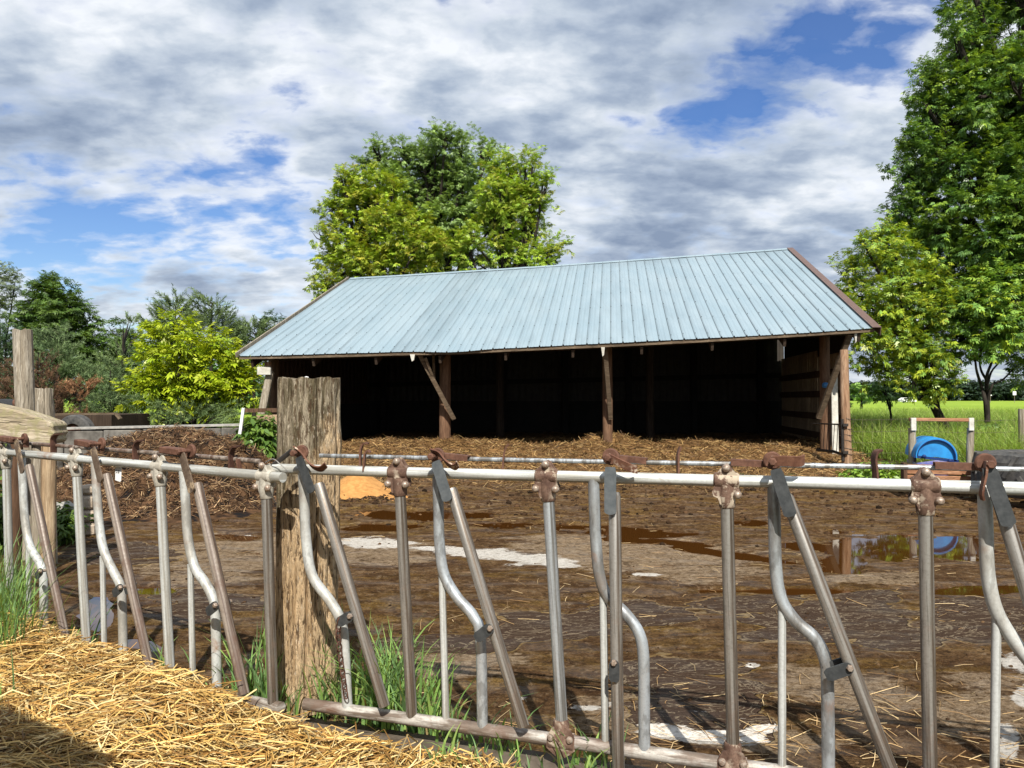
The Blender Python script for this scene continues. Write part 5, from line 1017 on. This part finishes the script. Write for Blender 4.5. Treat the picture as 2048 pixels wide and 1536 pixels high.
# ================================================================ leaves
def sph(n):
    v = RNG.normal(0, 1, (n, 3)); return nrm(v)
def crown(name, blobs, parent, cols, leaf=.10, dens=14, per=9, mat=None, squash=.9, droop=.4, tipc=None, fold=5, wide=.42, up=.45, twig=.32, inner=.35):
    """blobs: (centre, radius, brightness). Sprays of compound leaves on twigs spread through every blob."""
    Cc, Rr, Br, Bi = [], [], [], []
    for bi, (c, r, b) in enumerate(blobs):
        n = max(4, int(4 * math.pi * r * r * dens)); Cc.append(np.repeat([c], n, 0)); Rr.append(np.full(n, r)); Br.append(np.full(n, b)); Bi.append(np.full(n, bi))
    Cc, Rr, Br, Bi = map(np.concatenate, (Cc, Rr, Br, Bi)); n = len(Rr); o = sph(n); o[:, 2] += .12; o = nrm(o)
    lump = 1 + .30 * fbm(o[:, 0] * 2.2 + Bi * 3.7, o[:, 1] * 2.2 + o[:, 2] * 2.6, 3, 91)
    rad = Rr * lump * (inner + (1.03 - inner) * RNG.random(n) ** .45); pos = Cc + o * rad[:, None] * [1, 1, squash]
    td = nrm(o * .9 + np.array([0, 0, 1]) * up + RNG.normal(0, .45, (n, 3))); tcol = 1 + RNG.normal(0, .13, (n, 1)); tipf = np.clip((rad / (Rr * lump) - .6) / .4, 0, 1)
    tw = twig * (.6 + .6 * RNG.random(n)); k = per
    t_ = np.tile(np.linspace(.1, 1, k), n); idx = np.repeat(np.arange(n), k); N = len(idx)
    p0 = pos[idx] + td[idx] * (t_ * tw[idx])[:, None]
    ang = RNG.uniform(0, 2 * np.pi, N); hd = np.stack([np.cos(ang), np.sin(ang), np.zeros(N)], -1)
    rd = nrm(hd + td[idx] * .55 + o[idx] * .35 - np.array([0, 0, 1]) * droop * RNG.uniform(.2, 1.4, (N, 1)))
    nm = nrm(np.array([0, 0, 1]) * .8 + o[idx] * .45 + RNG.normal(0, .38, (N, 3))); s = nrm(np.cross(rd, nm)); nm = np.cross(s, rd)
    sz = leaf * RNG.uniform(.65, 1.25, N)
    lay = {5: ((.45, 1.0), (.45, -1.0), (.95, .85), (.95, -.85), (1.15, 0)), 3: ((.5, .95), (.5, -.95), (.8, 0)), 1: ((.2, 0),)}[fold]
    Vs, Cs = [], []
    lc = pick(cols, N, .12) * tcol[idx] * Br[idx][:, None]
    if tipc is not None:
        f = (tipf[idx] ** 3 * RNG.random(N) * .9)[:, None]; lc = lc * (1 - f) + np.array(tipc) * Br[idx][:, None] * f
    for (a, th) in lay:
        d = nrm(rd * math.cos(th) + s * math.sin(th) - np.array([0, 0, 1]) * droop * .35); ss_ = nrm(np.cross(d, nm)); l = (sz * (1.0 if th else 1.15))[:, None]; b = p0 + rd * (a * sz)[:, None]
        w_ = l * wide * .5; mid = b + d * l * .45
        Vs.append(np.stack([b, mid + ss_ * w_ + nm * l * .05, b + d * l - np.array([0, 0, 1]) * l * .12, mid - ss_ * w_ + nm * l * .05], 1)); Cs.append(lc * (1 + RNG.normal(0, .05, (N, 1))))
    V = np.concatenate(Vs, 0).reshape(-1, 3); C = np.clip(np.repeat(np.concatenate(Cs, 0), 4, 0), .003, .9); m = len(V) // 4
    return mesh_np(name, V, np.arange(m * 4).reshape(m, 4), mat or M['leaf'], parent, col=C)
def limbs(name, base, top, r0, blobs, parent, mat=None, every=1, fork=.45):
    mb = MB(); base, top = np.asarray(base, float), np.asarray(top, float); m = base * .5 + top * .5 + RNG.normal(0, .12, 3)
    tr = spline([base, base * .75 + m * .25 + RNG.normal(0, .05, 3) * [1, 1, 0], m, top], 5); mb.tube(tr, [r0 * (1 - .72 * i / len(tr)) for i in range(len(tr))], 12, True, .06)
    for (c, r, b) in blobs[::every]:
        k = int(len(tr) * random.uniform(fork, .98)); s = tr[min(k, len(tr) - 1)]; e = np.asarray(c, float); mm = (s + e) / 2 + np.array([0, 0, -.12 * np.linalg.norm(e - s) * 0 - .05]) + RNG.normal(0, .12, 3)
        L_ = max(.5, np.linalg.norm(e - s)); ra = min(r0 * .45, .018 * L_ + .02); pts = spline([s, mm, e], 4); mb.tube(pts, [ra * (1 - .75 * i / len(pts)) for i in range(len(pts))], 7)
        for _ in range(4):
            e2 = e + sph(1)[0] * r * .85 + UP * r * .15; mb.tube([pts[-2], (pts[-2] + e2) / 2 + RNG.normal(0, .06, 3), e2], [ra * .4, ra * .25, .006], 5)
    return mb.build(name, mat or M['bark'], parent, True)
def tree(name, label, cat, bl, base, cols, group=None, r0=.16, leaf=.10, dens=12, per=9, top=None, deep=.75, trunk=True, every=1, boughs=8, full=1.0, thin=0, **kw):
    """bl: (px, py, distance, radius in px, brightness)"""
    B = []
    for q in bl:
        px, py, Y, rp = q[:4]; br = q[4] if len(q) > 4 else 1; r = rp / F * Y; c0 = P(px, py, Y + RNG.normal(0, .35) * deep)
        if boughs and rp > 24:
            for o_ in sph(int(boughs)):
                if RNG.random() < thin: continue
                rr = r * RNG.uniform(.30, .50) * full; B.append((c0 + o_ * max(r - rr * 1.15, r * .3) * [1, 1, .95], rr, br * RNG.uniform(.85, 1.12)))
        else: B.append((c0, r, br))
        if deep and rp > 45: B.append((P(px + RNG.normal(0, 8), py + RNG.normal(0, 8), Y + r * 1.4), r * .9, br))
    base = np.asarray(base, float); th = thing(name, base, label, cat, group)
    if trunk:
        cs = np.array([b[0] for b in B]); tp = np.array([cs[:, 0].mean(), cs[:, 1].mean(), cs[:, 2].max() * .9]) if top is None else np.asarray(top)
        limbs('trunk', base, tp, r0, B, th, every=every * (3 if boughs else 1))
    crown('crown', B, th, cols, leaf, dens, per, **kw); return th
YG = [(0.259, 0.319, 0.028), (0.301, 0.353, 0.031), (0.207, 0.284, 0.028), (0.345, 0.371, 0.038)]
MG = [(0.129, 0.246, 0.047), (0.165, 0.293, 0.056), (0.106, 0.199, 0.043), (0.199, 0.328, 0.069)]
DG = [(0.053, 0.117, 0.028), (0.073, 0.151, 0.035), (0.097, 0.186, 0.041), (0.041, 0.092, 0.024)]
def gz(px, Y, z=.18): p = P(px, 800, Y); return np.array([p[0], Y, z])
# --- the three trees behind the shed
tree('maple_tree', 'green leafy tree rising highest of the three behind the shed roof, in the middle', 'tree',
     [(882, 275, 30.5, 38), (915, 300, 31, 42), (850, 315, 31, 42), (800, 310, 31, 36), (750, 305, 31, 30), (940, 280, 31, 24), (730, 335, 31, 28), (865, 355, 31, 62), (800, 365, 31, 52), (930, 355, 31, 52), (905, 420, 31, 66), (840, 420, 31.5, 60), (945, 430, 31.5, 50), (880, 500, 31.5, 62), (975, 300, 31.5, 26)],
     gz(890, 31.5), [(.20, .30, .085), (.235, .34, .10), (.155, .24, .07), (.26, .37, .12)], r0=.24, leaf=.088, dens=6.5, thin=.15, per=9, full=1.3, boughs=10, twig=.25, group='trees behind the shed', inner=.25)
tree('maple_tree', 'yellow green leafy tree with orange tinged tips behind the left half of the shed roof', 'tree',
     [(700, 375, 29, 42), (745, 370, 29, 40), (790, 385, 29, 30), (672, 415, 29, 38), (735, 430, 28.6, 62), (690, 475, 28.6, 52), (790, 455, 28.4, 58), (830, 440, 28.2, 34), (660, 520, 28.8, 38), (720, 530, 28.6, 56), (790, 530, 28.4, 58), (850, 500, 28.2, 48), (640, 572, 28.8, 26), (676, 570, 28.6, 36), (850, 555, 28.4, 40), (900, 490, 28, 26), (640, 470, 29, 20)],
     gz(760, 29), [(.27, .39, .032), (.32, .44, .036), (.20, .31, .030), (.36, .43, .045)], r0=.2, leaf=.088, dens=8, thin=.15, per=9, full=1.15, boughs=10, twig=.32, tipc=(.42, .34, .05), group='trees behind the shed', inner=.25)
tree('maple_tree', 'yellow green leafy tree behind the middle of the shed roof, rightmost of the three', 'tree',
     [(1005, 335, 28.2, 40), (1050, 335, 28.4, 34), (1068, 312, 28.6, 20), (1085, 370, 28.6, 26), (1000, 390, 28, 50), (1055, 395, 28, 46), (1090, 430, 28.4, 22), (1020, 450, 27.8, 56), (1070, 455, 28.2, 36), (965, 450, 27.8, 40), (940, 490, 27.8, 42), (1000, 505, 27.8, 46), (1055, 515, 28, 40), (1100, 505, 28.2, 34), (1125, 490, 28.4, 16), (930, 535, 28, 36), (985, 420, 27.8, 34), (1095, 355, 28.8, 16)],
     gz(1030, 28.5), [(.255, .39, .038), (.30, .44, .042), (.195, .32, .034), (.34, .44, .05)], r0=.2, leaf=.088, dens=8, thin=.15, per=9, full=1.15, boughs=10, twig=.32, tipc=(.40, .34, .07), group='trees behind the shed', inner=.25)
# --- big trees at the right
bigr = [(2010, -20, 19.5, 80), (1940, 20, 19.3, 52), (1905, 60, 19.2, 34), (1870, 140, 19.2, 34), (1842, 220, 19.2, 32), (1815, 275, 19.3, 26), (1800, 345, 19.4, 26), (1795, 430, 19.4, 28), (2090, -40, 20, 100), (1935, 95, 19.2, 46), (2040, 95, 18.6, 90), (1905, 150, 19.2, 46), (1985, 165, 18.8, 80), (1872, 205, 19.2, 50), (1940, 240, 18.8, 80), (2060, 230, 18.4, 100), (1850, 290, 19.2, 54), (1835, 350, 19.4, 40), (1905, 330, 18.8, 76), (2000, 340, 18.4, 96), (1822, 400, 19.4, 44), (1880, 430, 18.8, 72), (1970, 450, 18.4, 90), (2065, 400, 18.2, 90), (1835, 470, 19.4, 46), (1900, 530, 19, 72), (1985, 560, 18.6, 88), (2060, 520, 18.2, 80), (2040, 640, 18.2, 60), (1925, 630, 18.6, 62), (1970, 660, 18, 50), (2060, 730, 18.4, 44), (2110, 620, 18.4, 90), (2120, 200, 19, 120), (2140, 420, 19, 110), (1940, 700, 18.2, 40)]
tree('maple_tree', 'huge dark green maple filling the right edge up to the top of the picture', 'tree', bigr, gz(2120, 20.5), DG + MG[1:3], r0=.36, leaf=.08, dens=16, per=9, twig=.24, full=.86, boughs=9, thin=.16, top=P(2110, 160, 20.2), tipc=(.32, .44, .035), group='maples at the right of the shed', inner=.4, every=2)
midr = [(1765, 465, 18.4, 34), (1740, 510, 18.2, 46), (1795, 510, 18.2, 50), (1710, 560, 18.2, 40), (1775, 570, 17.8, 60), (1850, 560, 18, 54), (1695, 605, 18.2, 28), (1740, 630, 17.8, 54), (1815, 640, 17.6, 62), (1880, 620, 17.8, 46), (1725, 690, 17.8, 42), (1790, 700, 17.6, 58), (1860, 700, 17.8, 56), (1750, 745, 18, 32), (1815, 755, 18, 42), (1870, 765, 18.2, 40), (1905, 700, 18, 36), (1840, 790, 18, 18), (1900, 760, 18, 26), (1690, 545, 18.4, 22)]
tree('maple_tree', 'lower bushy maple on a leaning dark trunk just right of the shed gable', 'tree', midr, gz(1906, 19), MG[1:] + YG, r0=.15, leaf=.078, dens=17, per=9, twig=.24, full=.85, thin=.15, tipc=(.36, .47, .04), top=P(1800, 640, 18.2), group='maples at the right of the shed', inner=.35, every=2)
sm = thing('young_maple', gz(1972, 18.0), 'slim multi stemmed young maple with an open base in front of the huge one', 'tree', 'maples at the right of the shed'); mb = MB()
for pts in ([(1974, 845), (1970, 800), (1962, 770), (1952, 735), (1950, 690)], [(1976, 845), (1975, 795), (1973, 755), (1985, 720), (1995, 680)], [(1976, 800), (1985, 770), (2005, 760), (2030, 735), (2060, 715)], [(1973, 780), (1982, 745), (2000, 722), (2015, 690)], [(1973, 760), (1962, 740), (1960, 715), (1970, 680)]):
    q = spline([P(x, y, 18.0 + .15 * math.sin(x)) for x, y in pts], 4); mb.tube(q, [.055 * (1 - .75 * i / len(q)) if pts[0][1] > 840 else .032 * (1 - .7 * i / len(q)) for i in range(len(q))], 8)
mb.build('stems', M['bark'], sm, True)
crown('crown', [(P(x, y, 17.6 + .2 * (i % 3)), r / F * 17.6, 1.15) for i, (x, y, r) in enumerate([(1955, 600, 36), (1990, 620, 40), (2020, 600, 34), (1985, 660, 40), (2025, 655, 34), (1945, 680, 28), (1990, 700, 26), (2030, 705, 22), (1965, 575, 24), (2000, 570, 28)])], sm, MG + YG[:1], .10, 12, 8, tipc=(.28, .37, .04))
def leafy(name, label, px, py, Y, w, h, n, cols, z0, leaf=.12, cat='weed', wide=.4, group=None, per=12):
    p = P(px, py, Y); p[2] = z0; th = thing(name, p, label, cat, group); mb = MB(); B = []
    for k in range(n):
        a = random.uniform(0, 6.28); r = random.random() ** .5; e = p + np.array([math.cos(a) * r * w / 2, math.sin(a) * r * w / 3, h * (1 - .45 * r * r) * random.uniform(.75, 1.05)])
        b = p + (e - p) * [.5, .5, 0]; mb.tube([b, b * .4 + e * .6, e], [.008, .006, .003], 5)
        for f in (.35, .6, .8, .97): B.append((b * (1 - f) + e * f, leaf * .9, 1))
    mb.build('stems', M['leaf_stem'], th, True); crown('leaves', B, th, cols, leaf, per / (4 * math.pi * (leaf * .9) ** 2) / 4, 4, fold=1, wide=wide, twig=leaf, droop=.75, inner=.1); return th
M['leaf_stem'] = m_plain('green_stem', (.06, .09, .025), (.09, .12, .04), 20, .7)
WG = [(.10, .175, .028), (.13, .205, .034), (.075, .14, .024)]
leafy('leafy_weed', 'bright green leafy weed growing tall between the manure heap and the thick post', 516, 935, 11.3, .46, .86, 34, WG, .34, .115)
leafy('leafy_weed', 'low spreading green weed below the end of the hewn timber', 112, 1010, 7.4, .52, .34, 26, WG, .05, .065)
leafy('leafy_weed', 'bright green weed at the left edge behind the first fence pipes', 2, 1010, 7.0, .6, .62, 24, WG, .04, .08)
leafy('leafy_sapling', 'dark leafy sapling clump at the foot of the young maple', 1978, 850, 17.6, .75, .62, 22, DG[1:] + MG[:1], .18, .14, 'sapling')
leafy('burdock', 'low bright green weed between the peeled pole and the planks', 1750, 968, 11.6, .9, .30, 22, [(.17, .28, .04), (.22, .33, .05)], .16, .085)
tree('young_tree', 'small spindly tree standing in the rough grass under the bushy maple', 'tree', [(1765, 782, 24, 16), (1745, 795, 24, 11), (1785, 790, 24, 12), (1768, 765, 24, 12)], gz(1776, 24), MG, r0=.06, leaf=.10, dens=22, per=6, deep=0)
tree('bush', 'bluish green bush seen between the corner post and the peeled pole', 'bush', [(1668, 790, 26, 13), (1672, 815, 26, 16), (1680, 770, 26, 10)], gz(1670, 26), DG, r0=.05, leaf=.09, dens=26, per=6, deep=0)
tree('round_tree', 'rounded green tree on the far field edge left of the young tree', 'tree', [(1722, 782, 90, 14), (1742, 786, 90, 10), (1705, 785, 90, 12)], gz(1722, 90, .2), MG, r0=.2, leaf=.30, dens=3, per=7, deep=0)
# --- left: broadleaf trees
tree('pale_tree', 'thin pale grey green tree cut by the left edge of the picture', 'tree', [(10, 555, 44, 24), (-15, 540, 44, 30), (28, 575, 44, 20), (5, 590, 44, 22), (-20, 600, 44, 34), (20, 620, 44, 16)], gz(5, 44), [(.16, .20, .12), (.20, .245, .16), (.13, .17, .10)], r0=.16, leaf=.12, dens=7, per=6, deep=.6, inner=.2, group='trees at the left')
tree('broadleaf_tree', 'tall dark green broadleaf tree behind the bleached pole', 'tree', [(95, 570, 40, 26), (118, 590, 40, 36), (75, 600, 40, 34), (145, 625, 40, 32), (60, 640, 40, 34), (105, 650, 39, 46), (165, 625, 40, 18), (178, 650, 40, 18), (150, 680, 39.5, 40), (80, 690, 39, 40), (135, 720, 39, 40), (185, 690, 40, 22), (175, 720, 40, 28)], gz(115, 40), [(.05, .10, .022), (.07, .13, .027), (.09, .155, .032)], r0=.25, leaf=.16, dens=6.5, per=8, group='trees at the left', tipc=(.14, .21, .04))
tree('broadleaf_tree', 'mid green broadleaf tree between the dark tall one and the twin pines', 'tree', [(230, 665, 43, 24), (250, 690, 43, 30), (210, 700, 43, 26), (270, 710, 43, 30), (235, 740, 43, 36), (195, 735, 43, 22)], gz(235, 43), [(.08, .15, .027), (.105, .18, .035)], r0=.2, leaf=.16, dens=6, per=8, group='trees at the left')
tree('broadleaf_tree', 'small dark green treetop showing beside the left roof corner', 'tree', [(548, 645, 50, 16), (535, 660, 50, 16), (560, 665, 50, 18), (540, 690, 50, 26)], gz(548, 50), [(.04, .08, .02), (.055, .10, .024)], r0=.16, leaf=.18, dens=6, per=7, group='trees at the left')
tree('box_elder_bush', 'bright yellow green bushy tree left of the shed', 'tree', [(345, 655, 18, 24), (330, 680, 18, 30), (375, 670, 18, 20), (320, 715, 17.8, 34), (370, 715, 17.6, 42), (415, 700, 18, 26), (440, 690, 18.2, 22), (285, 730, 18, 22), (460, 715, 18, 28), (300, 770, 17.6, 38), (360, 775, 17.4, 46), (420, 755, 17.6, 42), (475, 755, 17.8, 32), (270, 795, 17.8, 24), (320, 815, 17.6, 30), (385, 815, 17.5, 36), (445, 800, 17.6, 36), (490, 790, 18, 24), (505, 745, 18.4, 20), (515, 780, 18.6, 24)],
     gz(385, 18.2), [(.28, .375, .016), (.325, .415, .018), (.21, .31, .016), (.35, .40, .02)], r0=.1, leaf=.12, dens=10, per=7, tipc=(.40, .44, .03), group='trees at the left', every=2, inner=.3)
# --- conifers
def pine(name, label, bl, base, h, cols, needle=.10, nd=10, group='pines at the left', shoot=.30, r0=.12, cat='pine tree', wid=.014, lift=.7):
    base = np.asarray(base, float); th = thing(name, base, label, cat, group); top = base + np.array([0, 0, h]); mb = MB(); mb.tube([base, base * .5 + top * .5, top], [r0, r0 * .6, .012], 9); S, D = [], []
    for px, py, Y, rp in bl:
        c = P(px, py, Y); r = rp / F * Y; n = max(14, int(4 * math.pi * r * r * nd * 3.2)); o = sph(n); p = c + o * (r * (.25 + .75 * RNG.random(n) ** .5))[:, None]
        ax_ = np.stack([np.full(n, base[0]), np.full(n, base[1]), p[:, 2]], -1); out = nrm(p - ax_ + RNG.normal(0, .15, (n, 3))); D.append(nrm(out * .8 + UP * lift * RNG.uniform(.5, 1.4, (n, 1)) + RNG.normal(0, .22, (n, 3)))); S.append(p)
        for _ in range(5):
            e = c + sph(1)[0] * r * .8; mb.tube([np.array([base[0], base[1], max(base[2], e[2] - .5 * np.linalg.norm(e[:2] - base[:2]))]), e], [.028, .006], 5)
    mb.build('trunk', M['bark'], th, True); S, D = np.concatenate(S), np.concatenate(D); n = len(S); k = 34; idx = np.repeat(np.arange(n), k); N = len(idx); sl = shoot * RNG.uniform(.6, 1.3, n)
    t_ = np.tile(np.linspace(0, 1, k), n); p0 = S[idx] + D[idx] * (t_ * sl[idx])[:, None]; a = RNG.normal(0, 1, (N, 3)); a = nrm(a - D[idx] * (a * D[idx]).sum(-1, keepdims=True)); nd_ = nrm(a + D[idx] * .9)
    s = nrm(np.cross(nd_, RNG.normal(0, 1, (N, 3)))); l = (needle * RNG.uniform(.7, 1.2, N))[:, None]
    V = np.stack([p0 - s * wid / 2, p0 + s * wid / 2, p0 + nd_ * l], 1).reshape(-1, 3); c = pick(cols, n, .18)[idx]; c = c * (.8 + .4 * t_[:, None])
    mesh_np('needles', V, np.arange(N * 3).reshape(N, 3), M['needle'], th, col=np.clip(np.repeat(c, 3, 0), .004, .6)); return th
PC = [(.115, .165, .060), (.15, .205, .075), (.085, .125, .05)]; PB = [(.13, .185, .080), (.17, .23, .098), (.095, .145, .062)]; PD = [(0.046, 0.087, 0.042), (0.073, 0.121, 0.058), (0.094, 0.146, 0.062)]
pine('pine_tree', 'taller twin topped pine standing behind the yellow green bush, on the left', [(350, 605, 36, 18), (335, 620, 36, 16), (365, 620, 36, 18), (318, 630, 36, 12), (350, 640, 36, 30), (320, 660, 36, 24), (380, 650, 36, 26), (345, 680, 36, 36), (300, 650, 36, 10)], gz(350, 36), 5.6, PC, .16, 4, shoot=.55, wid=.026)
pine('pine_tree', 'spreading pine right behind the yellow green bush, on the right of the twin topped one', [(408, 605, 36, 16), (425, 620, 36, 22), (440, 640, 36, 22), (405, 640, 36, 26), (455, 660, 36, 22), (425, 670, 36, 30), (470, 680, 36, 20)], gz(422, 36), 5.4, PC, .16, 4, shoot=.55, wid=.026)
pine('pine_tree', 'row of low pine tops running to the left roof corner', [(490, 660, 42, 16), (510, 655, 42, 16), (530, 668, 42, 18), (480, 685, 42, 22), (515, 690, 42, 26), (550, 690, 42, 22), (500, 720, 42, 26), (465, 700, 42, 20), (530, 725, 42, 26)], gz(508, 42), 4.4, PC, .18, 3.5, shoot=.5, wid=.03)
pine('pine_tree', 'blue green pine directly right of the bleached pole', [(115, 668, 27, 20), (100, 690, 27, 26), (130, 700, 27, 26), (85, 720, 27, 22), (115, 730, 26.6, 36), (150, 745, 26.6, 26), (95, 760, 27, 28), (140, 775, 26.6, 26)], gz(115, 27), 3.4, PB, .12, 6, shoot=.40, wid=.02)
pine('pine_tree', 'dark dense pine at the left edge behind the bleached pole', [(20, 670, 30, 22), (-10, 690, 30, 34), (35, 695, 30, 20), (10, 720, 30, 34), (40, 740, 29.6, 24), (-5, 770, 29.6, 40), (30, 790, 29.6, 26)], gz(10, 30), 3.8, PD, .14, 5.5, shoot=.42, wid=.024)
pine('pine_tree', 'grey green pine between the dead brush and the yellow green bush', [(262, 645, 30, 12), (238, 690, 29, 16), (275, 670, 30, 14), (215, 735, 28, 22), (250, 720, 28, 22), (190, 755, 27.6, 18), (225, 760, 27, 26)], gz(245, 28), 3.9, PC + PB, .13, 6, shoot=.42, wid=.022)
pine('pine_bush', 'soft green pine bush in front, left of the yellow green bush', [(225, 765, 20, 20), (205, 785, 20, 24), (245, 785, 20, 24), (185, 810, 19.6, 26), (220, 815, 19.4, 30), (255, 815, 19.6, 24), (190, 835, 19.4, 22), (240, 838, 19.4, 20)], gz(220, 20), 2.0, PB + PC, .09, 12, shoot=.28, wid=.014, r0=.06, lift=.4, cat='pine bush')
pine('pine_bush', 'low dull green pine bush at the foot of the yellow green bush', [(330, 822, 16.6, 20), (370, 828, 16.4, 22), (410, 825, 16.4, 22), (450, 828, 16.6, 20), (295, 838, 16.6, 16), (350, 843, 16.2, 16), (430, 843, 16.2, 16)], gz(380, 16.8), .9, PC, .08, 14, shoot=.26, wid=.012, r0=.05, lift=.2, cat='pine bush')
DB = [(.10, .055, .032), (.14, .08, .045), (.07, .04, .025)]; DO = [(.24, .12, .06), (.28, .15, .08), (.18, .09, .045)]
pine('dead_pine', 'dead brown pine brush behind the broken stump', [(30, 760, 19, 28), (85, 735, 19, 24), (70, 770, 18.6, 34), (105, 785, 18.4, 30), (130, 800, 18.4, 26), (15, 800, 18.8, 30), (80, 815, 18.4, 30), (130, 830, 18.2, 24)], gz(75, 19), 2.4, DB, .09, 9, shoot=.30, wid=.012, r0=.06, cat='dead tree', group=None)
pine('dead_branch', 'orange brown dead pine branch in front of the dead brush', [(165, 772, 18, 14), (145, 780, 18, 14), (180, 775, 18, 12), (160, 792, 18, 14), (172, 842, 16, 12), (150, 843, 16, 12)], gz(160, 18), 1.3, DO, .08, 16, shoot=.22, wid=.012, r0=.03, cat='dead branch', group=None)
# --- far woods round the field and hedge behind the left trees
xs_ = RNG.uniform(-420, 560, 2400); ys_ = 410 + RNG.uniform(-14, 22, 2400); hh = 4.2 + 4.6 * RNG.random(2400) + 2.2 * fbm(xs_ * .02, xs_ * 0, 3, 95)
B = [(np.array([x, y, h * RNG.uniform(.45, 1.0)]), 2.6, 1.0) for x, y, h in zip(xs_, ys_, hh)]
o = crown('far_woods', B, None, [(.030, .055, .030), (.040, .068, .036), (.024, .045, .026)], 1.5, .35, 5, fold=1, wide=.8, twig=1.4, inner=.5); tag(o, 'dark band of distant woods along the far side of the crop field', 'woods', kind='stuff')
B = [(np.array([x, 62 + RNG.uniform(-4, 6), RNG.uniform(.6, 4.2)]), 1.3, 1) for x in RNG.uniform(-62, -8, 170)]
o = crown('hedge_growth', B, None, DG[1:], .34, 1.6, 6, fold=1, wide=.6, twig=.6, inner=.3); tag(o, 'dark tangled hedgerow growth far behind the pines at the left', 'hedge', kind='stuff')
# --- rough meadow
n = 70000; y = 11.6 + 38 * RNG.random(n) ** 1.7; x = y * RNG.uniform(.40, .74, n); k = (x > 7.3 + (y - 12) * .10) | (y > 24); k &= ~((y < 12.2) & (x < 7.6)); x, y = x[k], y[k]; gn = fbm(x * .5, y * .35, 3, 96)
h = (.30 + .35 * RNG.random(len(x))) * 1.7 * (1 + .8 * gn) * sst(11.3, 12.8, y + .6); wd = .0075 * (1 + y / 26); cols = pick([(.18, .29, .038), (.24, .36, .05), (.28, .36, .07), (.13, .22, .034), (.32, .36, .12)], len(x), .2) * (1 + .5 * gn[:, None])
o = blades('meadow_grass', np.stack([x, y, np.full(len(x), .14)], -1), np.clip(h, .12, 1), wd, np.clip(cols, .01, .6), lean=.35, curl=.5, segs=3); tag(o, 'tall rough meadow grass beyond the wire fence at the right', 'grass')
n = 16000; y = 14 + 30 * RNG.random(n) ** 1.5; x = y * RNG.uniform(-.72, -.26, n); h = .25 + .35 * RNG.random(n)
o = blades('verge_grass', np.stack([x, y, np.full(n, .1)], -1), h, .012 * (1 + y / 26), pick([(.09, .15, .03), (.13, .19, .035), (.17, .20, .06)], n, .2), lean=.35, curl=.5, segs=2); tag(o, 'rough green grass behind the block wall at the left', 'grass')
